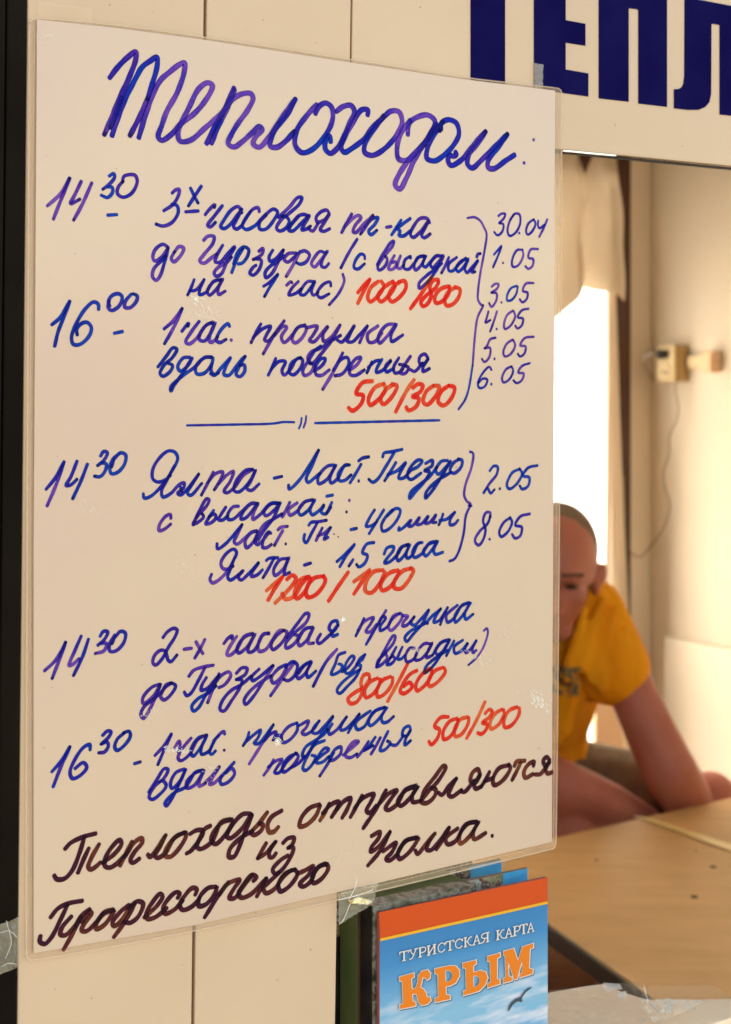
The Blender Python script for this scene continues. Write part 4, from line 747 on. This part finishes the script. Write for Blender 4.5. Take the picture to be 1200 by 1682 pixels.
tri = [((990, 1614), (1018, 1616), (1022, 1625), (994, 1627)), ((1013, 1630), (1028, 1628), (1029, 1637), (1016, 1640))]
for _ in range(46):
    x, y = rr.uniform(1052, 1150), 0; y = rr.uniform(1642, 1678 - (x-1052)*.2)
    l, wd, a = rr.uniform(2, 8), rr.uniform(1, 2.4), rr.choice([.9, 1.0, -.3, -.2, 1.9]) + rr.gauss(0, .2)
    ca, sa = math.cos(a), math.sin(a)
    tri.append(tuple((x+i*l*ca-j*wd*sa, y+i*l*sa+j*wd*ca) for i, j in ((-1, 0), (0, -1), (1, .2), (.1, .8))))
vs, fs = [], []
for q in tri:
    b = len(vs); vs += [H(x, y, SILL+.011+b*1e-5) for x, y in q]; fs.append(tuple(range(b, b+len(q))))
mesh('tape_glint', vs, fs, M['tapecrease'], tg)  # glints on the crumpled tape painted as loose pale shards
for ps in ([(1058, 1622), (1064, 1642), (1092, 1674)],):
    tube('tape_fold', [H(x, y, SILL+.009) for x, y in ps], .0003, M['tapecrease'], tg, 6, .004)
# ================================================================= map booklets standing on the sill
def mapmat():
    m = mat('map_cover_print', (.5, .5, .5, 1), .35, spec=.25); t = m.node_tree; b = t.nodes['Principled BSDF']
    tc = t.nodes.new('ShaderNodeTexCoord'); sx = t.nodes.new('ShaderNodeSeparateXYZ'); t.links.new(tc.outputs['UV'], sx.inputs[0])
    r = t.nodes.new('ShaderNodeValToRGB'); t.links.new(sx.outputs['Y'], r.inputs[0])
    es = [(0, (.12, .28, .46)), (.45, (.22, .38, .48)), (.60, (.13, .29, .44)), (.74, (.055, .20, .38)), (.84, (.045, .17, .34))]
    while len(r.color_ramp.elements) < len(es): r.color_ramp.elements.new(.5)
    for e, (p, c) in zip(r.color_ramp.elements, es): e.position = p; e.color = (*c, 1)
    n = t.nodes.new('ShaderNodeTexNoise'); n.inputs['Scale'].default_value = 3.2; n.inputs['Detail'].default_value = 6
    mp = t.nodes.new('ShaderNodeMapping'); mp.inputs['Scale'].default_value = (1, 4.5, 1); t.links.new(tc.outputs['UV'], mp.inputs[0]); t.links.new(mp.outputs[0], n.inputs['Vector'])
    cr = t.nodes.new('ShaderNodeMapRange'); cr.inputs[1].default_value = .46; cr.inputs[2].default_value = .72; t.links.new(n.outputs['Fac'], cr.inputs[0])
    ms = t.nodes.new('ShaderNodeMapRange'); ms.inputs[1].default_value = .62; ms.inputs[2].default_value = .44; t.links.new(sx.outputs['Y'], ms.inputs[0])
    mu = t.nodes.new('ShaderNodeMath'); mu.operation = 'MULTIPLY'; t.links.new(cr.outputs[0], mu.inputs[0]); t.links.new(ms.outputs[0], mu.inputs[1])
    mx = t.nodes.new('ShaderNodeMix'); mx.data_type = 'RGBA'; t.links.new(mu.outputs[0], mx.inputs['Factor']); t.links.new(r.outputs[0], mx.inputs['A']); mx.inputs['B'].default_value = (.72, .62, .60, 1)
    t.links.new(mx.outputs['Result'], b.inputs['Base Color']); return m
M['mapblue'] = mapmat()
M['orange'] = mat('orange_print', (.56, .065, .008, 1), .4, spec=.15)
M['yellowp'] = mat('yellow_print', (.72, .33, .02, 1), .4, spec=.15)
M['goldp'] = mat('amber_letter_print', (.70, .17, .012, 1), .4, spec=.15)
M['pale'] = mat('pale_letter_print', (.66, .56, .48, 1), .4, spec=.15)
M['shade'] = mat('dark_print', (.07, .09, .14, 1), .4)
M['gull'] = mat('grey_bird_print', (.06, .07, .08, 1), .4, spec=.1)
M['pages'] = mat('red_paper_edge', (.30, .06, .04, 1), .7)
MP = (620, 1420, 4.1379)
MD = .0025
def mw(x, y, lift=0): return W(MP[0]+x/MP[2], MP[1]+y/MP[2], MD-lift)
ZBOT = SILL+.004
def slab(name, px0, px1, ytl, ytr, d, th, m, parent, zb=None, sm=None):
    tl, tr = W(px0, ytl, d), W(px1, ytr, d); zb = zb or ZBOT
    o = prism(name, [Vector((tl.x, tl.y, zb)), Vector((tr.x, tr.y, zb)), tr, tl], m, parent, th, bev=.0004)
    return o
tm = empty('tourist_map', Vector((*W(760, 1500, MD).xy, ZBOT)), 'folded tourist map with orange band and blue cover, frontmost in the stack', 'map')
slab('map_body', 622.5, 899.3, 1500, 1441.5, MD, .0028, M['pages'], tm)
tl, tr = W(623.2, 1498.6, MD-.0004), W(899.2, 1441.0, MD-.0004)
c = mesh('cover_print', [Vector((tl.x, tl.y, ZBOT)), Vector((tr.x, tr.y, ZBOT)), tr, tl], [(0, 1, 2, 3)], M['mapblue'], tm)
uv = c.data.uv_layers.new(name='UVMap')
zt_, = (tl.z,)
for p in c.data.polygons:
    for li in p.loop_indices:
        v = c.data.vertices[c.data.loops[li].vertex_index].co
        k = v.z + origin_of(tm).z
        right = (Vector((v.x, v.y, 0))+origin_of(tm)).dot(U) > W(760, 1500, MD).dot(U)
        uv.data[li].uv = (1.0 if right else 0.0, 1.0 if k > ZBOT+.02 else (0.5-0.5))
# the picture shows only the cover's upper two thirds: scale v so the printed sky sits there
flat = lambda name, pts, m, lift, par=tm: mesh(name, [mw(x, y, lift) for x, y in pts], [tuple(range(len(pts)))], m, par)
flat('orange_band', [(10, 325), (1155, 88), (1155, 252), (16, 505)], M['orange'], .0007)
flat('yellow_line', [(16, 503), (1155, 250), (1155, 268), (18, 522)], M['yellowp'], .0009)
GL = {
 'K': [(150, 765), (245, 738), (247, 765), (228, 775), (232, 850), (258, 842), (275, 800), (278, 755), (300, 725), (340, 716), (358, 740), (356, 772), (338, 786), (325, 770), (306, 766), (300, 800), (290, 835), (312, 848), (328, 872), (335, 902), (355, 900), (362, 925), (340, 948), (300, 958), (280, 935), (265, 880), (235, 880), (238, 930), (258, 935), (258, 962), (152, 982), (152, 955), (175, 945), (168, 790), (150, 792)],
 'P': [(390, 710), (490, 688), (530, 690), (555, 718), (556, 760), (530, 805), (490, 825), (462, 830), (465, 885), (492, 890), (492, 915), (392, 937), (392, 910), (415, 900), (410, 745), (390, 740), (390, 711), (460, 721), (462, 800), (484, 796), (504, 775), (508, 742), (490, 720), (460, 720), (390, 709)],
 'B': [(580, 672), (668, 650), (670, 675), (650, 690), (650, 735), (700, 720), (735, 732), (748, 770), (730, 820), (690, 860), (585, 890), (585, 862), (605, 852), (600, 705), (580, 700), (580, 673), (650, 760), (652, 832), (672, 828), (690, 805), (692, 772), (675, 754), (650, 759), (581, 671)],
 'I': [(748, 625), (832, 602), (832, 628), (812, 638), (812, 778), (830, 785), (830, 812), (750, 838), (750, 810), (770, 800), (765, 660), (748, 655)],
 'M': [(858, 590), (925, 572), (955, 660), (985, 560), (1058, 537), (1058, 565), (1035, 575), (1030, 705), (1055, 715), (1053, 742), (968, 768), (968, 745), (985, 735), (984, 640), (948, 778), (930, 782), (885, 650), (890, 760), (912, 765), (912, 790), (856, 805), (856, 775), (872, 768), (868, 622), (858, 615)]}
def outline(pts, wd, lift, m, name):
    vs, fs = [], []; k = len(pts)
    for i in range(k):
        a, b = Vector(pts[i]), Vector(pts[(i+1) % k]); t = b-a
        if t.length < 2.5: continue
        t.normalize(); n_ = Vector((-t.y, t.x))*wd; t = t*wd*.8; q = len(vs)
        for p in (a-t-n_, b+t-n_, b+t+n_, a-t+n_): vs.append(mw(p.x, p.y, lift+i*1e-6))
        fs.append((q, q+1, q+2, q+3))
    return mesh(name, vs, fs, m, tm)
for key, g_ in GL.items():
    if key in 'PB':   # drop the key-hole bridge for the outline
        cut = 16 if key == 'P' else 15
        outline(g_[:cut], 6, .0011, M['pale'], 'letter_outline'); outline(g_[cut+1:-1], 4, .0011, M['pale'], 'letter_outline')
        sh_ = [(x+6, y+7) for x, y in g_[:cut]]
    else:
        outline(g_, 6, .0011, M['pale'], 'letter_outline'); sh_ = [(x+6, y+7) for x, y in g_]
    outline(sh_, 5, .00085, M['shade'], 'letter_shadow')
    if key in 'PB':
        cut = 16 if key == 'P' else 15
        # face with a hole: bridge quads between outer and inner through triangulation
        bm = bmesh.new(); ol = [mw(x, y, .0014) for x, y in g_[:cut]]; il = [mw(x, y, .0014) for x, y in g_[cut+1:-1]]
        es = []
        for lp in (ol, il):
            vv = [bm.verts.new(p-origin_of(tm)) for p in lp]
            for i in range(len(vv)): es.append(bm.edges.new((vv[i], vv[(i+1) % len(vv)])))
        bmesh.ops.triangle_fill(bm, edges=es, use_beauty=True, normal=-N)
        me = bpy.data.meshes.new('large_letter'); bm.to_mesh(me); bm.free(); me.materials.append(M['goldp'])
        o = link(bpy.data.objects.new('large_letter', me)); o.parent = tm
    else: flat('large_letter', g_, M['goldp'], .0014)
# small capitals: strokes on a unit box, y down
SG = {'T': ["0,0 1,0", "0,0 0,.22", "1,0 1,.22", ".5,0 .5,1", ".3,1 .7,1"], 'U': ["0,0 .34,0", ".66,0 1,0", ".15,0 .55,.62", ".84,0 .45,.85 .3,1 .12,.98"],
      'R': [".2,0 .2,1", "0,1 .45,1", "0,0 .65,.01 .95,.12 .95,.42 .65,.55 .25,.55"], 'I': [".16,0 .16,1", ".84,0 .84,1", "0,0 .34,0", ".66,0 1,0", "0,1 .34,1", ".66,1 1,1", ".8,.1 .2,.9"],
      'C': ["1,.3 1,.05", ".95,.18 .6,0 .2,.15 .05,.5 .2,.85 .6,1 .98,.8"], 'K': [".18,0 .18,1", "0,0 .36,0", "0,1 .36,1", ".2,.5 .4,.48 .7,.1 .95,.05", ".4,.48 .7,.9 1,1"],
      'A': [".5,0 .12,1", ".5,0 .88,1", ".25,.65 .75,.65", "0,1 .28,1", ".7,1 1,1"], 'Y': [".8,0 .8,1", ".6,1 1,1", "1,0 .35,.01 .08,.12 .08,.42 .35,.54 .75,.54", ".5,.54 .25,.95 0,1"]}
WORD = [('T', 150, 208), ('U', 208, 272), ('R', 278, 328), ('I', 336, 396), ('C', 408, 456), ('T', 464, 518), ('C', 526, 576), ('K', 586, 642), ('A', 646, 700), ('Y', 704, 758), ('K', 806, 862), ('A', 864, 918), ('R', 922, 966), ('T', 968, 1016), ('A', 1016, 1064)]
def tops(x): return 598 - (x-150)*.226 if x < 780 else 452-(x-806)*.235
for L_, x0, x1 in WORD:
    for dx, dy, m_, lf, hw in ((4, 5, 'shade', .0010, 3.6), (0, 0, 'pale', .0015, 4.2)):
        vs, fs = [], []
        for si, st_ in enumerate(SG[L_]):
            q = [tuple(float(v) for v in c_.split(',')) for c_ in st_.split()]
            q = [Vector((x0+(x1-x0)*a+dx, tops(x0+(x1-x0)*a)+b*62+dy)) for a, b in q]
            if len(q) > 2: q = smooth_pts(q, 6)
            w_ = hw*(1.25 if abs(q[0].x-q[-1].x) < 15 and abs(q[0].y-q[-1].y) > 40 else .8)
            for i in range(len(q)-1):
                t = (q[i+1]-q[i]).normalized(); n_ = Vector((-t.y, t.x))*w_; b = len(vs)
                for p in (q[i]-n_-t*1.5, q[i+1]-n_+t*1.5, q[i+1]+n_+t*1.5, q[i]+n_-t*1.5): vs.append(mw(p.x, p.y, lf+(si*9+i)*1e-6))
                fs.append((b, b+1, b+2, b+3))
        mesh('small_letter' if m_ == 'pale' else 'letter_shadow', vs, fs, M[m_], tm)
flat('gull_print', [(1050, 832), (1030, 838), (1005, 855), (985, 880), (972, 900), (955, 907), (935, 916), (912, 935), (896, 962), (885, 995), (890, 999), (900, 985), (918, 955), (940, 938), (958, 930), (970, 935), (985, 932), (980, 912), (992, 890), (1010, 866), (1046, 840)], M['gull'], .0013)

# maps behind
def photo(name, cols, sc=60):
    m = mat(name, cols[0], .4, spec=.15); t = m.node_tree; b = t.nodes['Principled BSDF']
    tc = t.nodes.new('ShaderNodeTexCoord'); v = t.nodes.new('ShaderNodeTexNoise'); v.inputs['Scale'].default_value = sc; v.inputs['Detail'].default_value = 5; v.inputs['Distortion'].default_value = .3
    t.links.new(tc.outputs['Object'], v.inputs['Vector']); r = t.nodes.new('ShaderNodeValToRGB'); t.links.new(v.outputs['Fac'], r.inputs[0])
    while len(r.color_ramp.elements) < len(cols): r.color_ramp.elements.new(.5)
    for i, (e, c_) in enumerate(zip(r.color_ramp.elements, cols)): e.position = .30+.42*i/(len(cols)-1); e.color = c_
    t.links.new(r.outputs[0], b.inputs['Base Color']); return m
M['ph1'] = photo('map_photo_print', [(.03, .05, .02, 1), (.16, .14, .05, 1), (.38, .28, .16, 1), (.12, .03, .02, 1), (.50, .45, .36, 1), (.05, .08, .03, 1)], 120)
M['ph2'] = photo('town_photo_print', [(.02, .025, .015, 1), (.10, .09, .05, 1), (.24, .20, .15, 1), (.06, .035, .02, 1), (.35, .31, .24, 1)], 110)
M['sky2'] = photo('sky_photo_print', [(.04, .22, .42, 1), (.07, .32, .52, 1), (.16, .42, .58, 1)], 30)
M['green'] = mat('green_cover_edge', (.10, .15, .05, 1), .6, (.14, .17, .06, 1), 30, spec=.1)
M['blackc'] = mat('black_cover_edge', (.012, .010, .010, 1), .7, (.03, .022, .016, 1), 60, spec=.05)
M['rust'] = mat('brown_cover_edge', (.13, .05, .025, 1), .5)
def standing(label, px0, px1, ytl, ytr, d, th, side, strips):
    e = empty('map_booklet', Vector((*W((px0+px1)/2, (ytl+ytr)/2, d).xy, ZBOT)), label, 'map', 'map booklets standing behind the front map')
    slab('booklet_body', px0, px1, ytl, ytr, d, th, side, e)
    for i, (a, b, m_) in enumerate(strips):           # printed blocks on the cover
        ya = ytl+(ytr-ytl)*(a-px0)/(px1-px0); yb = ytl+(ytr-ytl)*(b-px0)/(px1-px0)
        mesh('cover_photo', [W(a, ya+70, d-.0004-i*.0002), W(b, yb+70, d-.0004-i*.0002), W(b, yb+.6, d-.0004-i*.0002), W(a, ya+.6, d-.0004-i*.0002)], [(0, 1, 2, 3)], m_, e)
    return e
bk_ = standing('black edged booklet directly behind the front map', 611.5, 780, 1489, 1453, .0065, .011, M['ph2'], [(612, 779, M['ph2'])])
slab('spine', 609.8, 611.4, 1489.3, 1489, .0063, .0116, M['blackc'], bk_)
standing('booklet with sky blue corner showing second behind the front map', 590.5, 866.5, 1484, 1425.5, .0190, .0022, M['rust'], [(591, 826, M['ph1']), (826, 866.3, M['sky2'])])
standing('green edged booklet third behind the front map', 586, 760, 1481, 1444, .0225, .0180, M['green'], [(590, 758, M['ph2'])])
standing('booklet with bright blue top rearmost in the stack', 550, 824, 1470, 1412, .0430, .003, M['blackc'], [(551, 772, M['ph1']), (772, 823.8, M['sky2'])])
standing('tall dark booklet leaning at the very back of the stack under the poster', 545, 776, 1440, 1392, .050, .004, M['ph2'], [(546, 640, M['green']), (640, 700, M['ph1'])])
sb = boxun('map_holder', W(560, 1600, .05).dot(U)-.02, W(800, 1600, .05).dot(U)+.03, D0+.056, D0+.059, SILL+.003, SILL+.10, M['black'], None, .001)
tag(sb, 'dark plate supporting the stack of map booklets from behind', 'holder')
jambm = mat('jamb_side', (.05, .035, .025, 1), .6)
# ================================================================= the man at the table
def hull(bm, a, b, ra, rb, k=14, flat=1.0):
    """closed tapered capsule"""
    a, b = Vector(a), Vector(b); t = b-a; L = t.length or 1e-6; t = t/L
    x = t.cross(Vector((0.05, 1, 0.1))).normalized(); y = t.cross(x); rings = []
    for s in range(7):
        an = -math.pi/2 + math.pi/2*s/6; rings.append((a+t*math.sin(an)*ra, ra*math.cos(an)))
    for s in range(1, 7):
        an = math.pi/2*s/6; rings.append((b+t*math.sin(an)*rb, rb*math.cos(an)))
    rings.insert(7, (b, rb))
    vv = []
    for c, r in rings:
        r = max(r, 1e-4); vv.append([bm.verts.new(c+x*math.cos(2*math.pi*i/k)*r+y*math.sin(2*math.pi*i/k)*r*flat) for i in range(k)])
    for p, q in zip(vv[:-1], vv[1:]):
        for i in range(k): bm.faces.new((p[i], p[(i+1) % k], q[(i+1) % k], q[i]))
    bm.faces.new(vv[0][::-1]); bm.faces.new(vv[-1])
def ellip(bm, c, r, rot=None, sub=3):
    g_ = bmesh.ops.create_icosphere(bm, subdivisions=sub, radius=1)['verts']
    for v in g_:
        p = Vector((v.co.x*r[0], v.co.y*r[1], v.co.z*r[2]))
        if rot: p.rotate(rot)
        v.co = p+Vector(c)
def solid(name, bm, m, parent, vox, sm=4, cuts=()):
    me = bpy.data.meshes.new(name); off_ = origin_of(parent)
    for v in bm.verts: v.co -= off_
    bmesh.ops.recalc_face_normals(bm, faces=bm.faces); bm.to_mesh(me); bm.free(); me.materials.append(m)
    o = link(bpy.data.objects.new(name, me)); o.parent = parent
    r = o.modifiers.new('remesh', 'REMESH'); r.mode = 'VOXEL'; r.voxel_size = vox; r.use_smooth_shade = True
    s_ = o.modifiers.new('smooth', 'SMOOTH'); s_.factor = .5; s_.iterations = sm
    return o
from mathutils import Euler, Quaternion
Y0 = 2.60
hc = at(908, 944, Y0)                       # centre of the head
man = empty('person', Vector((hc.x-.05, Y0+.15, 0.005)), 'man with cropped hair in a yellow orange T-shirt leaning forward behind the table', 'person')
hr = Euler((math.radians(14), math.radians(6), math.radians(-6))).to_quaternion()
def hp(x, y, z): v = Vector((x, y, z)); v.rotate(hr); return hc+v     # head frame: -y faces the camera
bm = bmesh.new()
ellip(bm, hp(0, .015, .030), (.076, .098, .088), hr)          # skull
ellip(bm, hp(0, -.015, -.022), (.064, .075, .074), hr)        # face
hull(bm, hp(-.022, -.05, -.078), hp(.020, -.05, -.078), .025, .025)   # jaw
ellip(bm, hp(-.004, -.068, -.090), (.018, .016, .016), hr)        # chin
hull(bm, hp(-.036, -.078, .030), hp(.036, -.078, .030), .012, .012)   # brow
hull(bm, hp(0, -.082, .018), hp(0, -.107, -.026), .008, .012)   # nose
ellip(bm, hp(-.012, -.094, -.030), (.009, .010, .008), hr); ellip(bm, hp(.012, -.094, -.030), (.009, .010, .008), hr)
hull(bm, hp(-.018, -.078, -.056), hp(.016, -.078, -.056), .006, .006)  # lips
hull(bm, hp(-.016, -.076, -.064), hp(.014, -.076, -.064), .006, .006)
for s in (-1, 1):
    ellip(bm, hp(s*.040, -.060, -.012), (.020, .018, .022), hr)          # cheek
    ellip(bm, hp(s*.079, .012, -.010), (.008, .018, .030), hr)           # ear
    ellip(bm, hp(s*.088, .018, .006), (.007, .015, .021), hr)
neck0, neck1 = hp(0, .055, -.07), at(912, 1010, Y0+.10)
hull(bm, neck0, neck1, .056, .062)
SHL = at(978, 1012, Y0+.06)      # his left shoulder (right in the picture)
SHR = at(770, 1020, Y0+.10)
chest = at(880, 1090, Y0+.10); belly = at(860, 1200, Y0+.16); hip = at(862, 1290, Y0+.20)
hull(bm, SHL-Vector((.03, 0, 0.01)), SHR+Vector((.03, 0, -.01)), .062, .062)
hull(bm, chest, belly, .115, .105, flat=.8); hull(bm, belly, hip, .108, .13, flat=.9)
# left arm: straight down to the right
EL = at(1100, 1268, Y0-.02); WR = at(1165, 1372, Y0+.07)
hull(bm, SHL, SHL.lerp(EL, .55), .056, .043); hull(bm, SHL.lerp(EL, .5), EL, .043, .049)
hull(bm, EL, EL.lerp(WR, .4), .050, .046); hull(bm, EL.lerp(WR, .3), WR, .042, .028)
def hand(bm, wr, d, up, sc=1.0, side=1):
    d = Vector(d).normalized(); up = Vector(up).normalized(); sd_ = d.cross(up).normalized()*side
    pc = wr+d*.05*sc
    for k_, o_ in enumerate((-.028, -.009, .010, .028)): hull(bm, wr+d*.01+sd_*o_*.6, wr+d*.085*sc+sd_*o_, .015, .0115)
    for o_, l in zip((-.029, -.010, .010, .028), (.066, .076, .070, .054)):
        a = wr+d*.088*sc+sd_*o_; b = a+(d*.86-up*.35).normalized()*l*.45; c = b+(d*.55-up*.8).normalized()*l*.32; e = c+(d*.2-up*.95).normalized()*l*.25
        hull(bm, a, b, .0095, .009, 10); hull(bm, b, c, .009, .0085, 10); hull(bm, c, e, .0085, .007, 10)
    a = wr+d*.025-sd_*.030; b = a+(d*.6-sd_*.75).normalized()*.040; c = b+(d*.9-sd_*.3-up*.2).normalized()*.030
    hull(bm, a, b, .013, .011, 10); hull(bm, b, c, .011, .0085, 10)
hand(bm, WR, WR-EL, (0, -.4, 1))
# right arm: behind the poster, forearm lying across towards the right
ELR = at(790, 1240, Y0-.02); WRR = at(1062, 1352, Y0+.03)
hull(bm, SHR, ELR, .056, .045); hull(bm, ELR, at(925, 1292, Y0-.06), .046, .046); hull(bm, at(925, 1292, Y0-.06), at(1000, 1322, Y0-.03), .046, .040); hull(bm, at(1000, 1322, Y0-.03), WRR, .040, .030)
hand(bm, WRR, WRR-ELR, (0, -.3, 1), side=-1)
# legs
KL = at(1168, 1312, Y0+.09); KR = at(935, 1372, Y0-.05)
HL = hip+Vector((.08, 0, -.01)); HR = hip+Vector((-.08, 0, -.01))
hull(bm, HL, KL, .078, .046)
AL = Vector((KL.x-.02, KL.y+.08, .12)); AR = Vector((KR.x-.03, KR.y+.05, .12))
hull(bm, HR, KR, .080, .050)
for k_, a_ in ((KL, AL), (KR, AR)):
    hull(bm, k_, k_.lerp(a_, .35), .050, .052); hull(bm, k_.lerp(a_, .35), a_, .052, .036); hull(bm, a_, Vector((a_.x, a_.y, .06)), .036, .034)
solid('body', bm, M['skin'], man, .0055, 3)
for s in (-1, 1):
    bm = bmesh.new(); ellip(bm, hp(s*.031, -.083, .014), (.011, .0055, .0042), hr)
    me = bpy.data.meshes.new('eye'); off_ = origin_of(man)
    for v in bm.verts: v.co -= off_
    bm.to_mesh(me); bm.free(); me.materials.append(M['eye']); o = link(bpy.data.objects.new('eye', me)); o.parent = man
    bm = bmesh.new(); hull(bm, hp(s*.016, -.090, .036), hp(s*.046, -.081, .037), .0042, .0035)
    me = bpy.data.meshes.new('eyebrow')
    for v in bm.verts: v.co -= off_
    bm.to_mesh(me); bm.free(); me.materials.append(M['brow']); o = link(bpy.data.objects.new('eyebrow', me)); o.parent = man
# cropped hair: thin shell on the crown, sides and back
bm = bmesh.new(); ellip(bm, hp(0, .030, .034), (.0775, .094, .0885), hr, 4); ellip(bm, hp(0, .050, -.005), (.0795, .066, .078), hr, 4)
solid('cropped_hair', bm, M['hair'], man, .005, 2)
# shirt
bm = bmesh.new()
hull(bm, SHL-Vector((.03, 0, 0.01)), SHR+Vector((.03, 0, -.01)), .078, .078)
hull(bm, at(912, 1020, Y0+.09), at(912, 1040, Y0+.09), .075, .09)
hull(bm, chest, belly, .135, .118, flat=.85); hull(bm, belly, at(866, 1262, Y0+.18), .120, .120, flat=.9)
hull(bm, SHL+Vector((-.02, 0, 0)), at(1004, 1095, Y0+.03), .076, .070); hull(bm, at(1004, 1095, Y0+.03), at(1010, 1118, Y0+.02), .068, .040)
hull(bm, SHR, SHR.lerp(ELR, .45), .075, .068)
for (a, b, r0, r1) in [((990, 985, -.02), (955, 1090, -.035), .008, .016), ((1008, 1000, -.01), (975, 1110, -.03), .008, .016), ((1026, 1030, -.005), (990, 1120, -.03), .008, .013), ((1040, 1070, .0), (985, 1105, -.035), .009, .012),
        ((960, 1000, -.03), (930, 1110, -.04), .008, .014), ((945, 1120, -.03), (930, 1200, -.01), .010, .012), ((1042, 1105, .0), (990, 1128, -.03), .008, .012), ((925, 1130, -.02), (915, 1215, .0), .01, .012)]:
    hull(bm, at(a[0], a[1], Y0+a[2]), at(b[0], b[1], Y0+b[2]), r0, r1, 8)
sh_ = solid('t_shirt', bm, None, man, .005, 2)
ms = mat('yellow_orange_cotton', (.98, .43, .012, 1), .85, (.94, .36, .009, 1), 14, bump=.4, bscale=30, spec=.15)
t = ms.node_tree; b_ = t.nodes['Principled BSDF']
for nd in t.nodes:
    if nd.type == 'BUMP': nd.inputs['Strength'].default_value = 1.0; nd.inputs['Distance'].default_value = .03
    if nd.type == 'MAPPING': nd.inputs['Scale'].default_value = (1.0, 1.0, .28)
    if nd.type == 'TEX_NOISE' and abs(nd.inputs['Scale'].default_value-30) < 1: nd.inputs['Scale'].default_value = 17; nd.inputs['Detail'].default_value = 1.5
geo = t.nodes.new('ShaderNodeTexCoord'); sxy = t.nodes.new('ShaderNodeSeparateXYZ'); t.links.new(geo.outputs['Object'], sxy.inputs[0])
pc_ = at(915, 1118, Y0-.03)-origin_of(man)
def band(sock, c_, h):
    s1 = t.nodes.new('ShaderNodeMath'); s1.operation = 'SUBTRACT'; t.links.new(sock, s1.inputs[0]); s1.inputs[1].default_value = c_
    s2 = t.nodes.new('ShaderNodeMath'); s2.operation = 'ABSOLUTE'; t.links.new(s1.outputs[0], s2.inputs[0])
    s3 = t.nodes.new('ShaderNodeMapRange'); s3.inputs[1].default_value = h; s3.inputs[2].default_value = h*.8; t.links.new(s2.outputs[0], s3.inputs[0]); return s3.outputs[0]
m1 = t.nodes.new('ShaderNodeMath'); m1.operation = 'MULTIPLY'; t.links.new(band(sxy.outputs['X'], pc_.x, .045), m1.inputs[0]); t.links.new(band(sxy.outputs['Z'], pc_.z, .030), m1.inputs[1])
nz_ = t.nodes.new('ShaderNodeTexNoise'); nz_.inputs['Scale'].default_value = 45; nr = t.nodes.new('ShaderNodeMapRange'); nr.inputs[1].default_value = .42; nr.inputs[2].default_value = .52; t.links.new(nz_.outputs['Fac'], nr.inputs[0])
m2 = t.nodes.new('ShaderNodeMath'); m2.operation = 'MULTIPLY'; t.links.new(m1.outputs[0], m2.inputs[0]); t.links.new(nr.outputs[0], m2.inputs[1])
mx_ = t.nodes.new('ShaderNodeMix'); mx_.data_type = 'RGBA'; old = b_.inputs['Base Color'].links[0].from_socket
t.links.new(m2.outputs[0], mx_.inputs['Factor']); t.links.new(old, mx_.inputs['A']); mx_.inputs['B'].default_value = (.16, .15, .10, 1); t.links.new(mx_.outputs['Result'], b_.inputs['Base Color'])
sh_.data.materials.clear(); sh_.data.materials.append(ms)
# shorts
bm = bmesh.new(); hull(bm, belly.lerp(hip, .45), hip, .125, .15, flat=.95); hull(bm, HL, HL.lerp(KL, .72), .100, .074); hull(bm, HR, HR.lerp(KR, .60), .100, .085)
solid('shorts', bm, M['shorts'], man, .007, 3)
for a_ in (AL, AR):
    bm = bmesh.new(); hull(bm, (a_.x, a_.y+.03, .045), (a_.x, a_.y-.13, .035), .040, .032); hull(bm, (a_.x, a_.y+.03, .05), (a_.x, a_.y, .09), .042, .044)
    solid('shoe', bm, M['black'], man, .006, 2)
# stool
st = empty('stool', Vector((hip.x, hip.y, .005)), 'dark round stool the man sits on behind the table', 'stool')
zs = hip.z-.145
tube('seat', [Vector((hip.x, hip.y, zs-.05)), Vector((hip.x, hip.y, zs))], .18, M['shorts'], st, 32, 1)
for a_ in range(4):
    an = a_*math.pi/2+.5; tube('leg', [Vector((hip.x+.13*math.cos(an), hip.y+.13*math.sin(an), zs-.05)), Vector((hip.x+.19*math.cos(an), hip.y+.19*math.sin(an), .006))], .012, M['dark'], st, 10, 1)
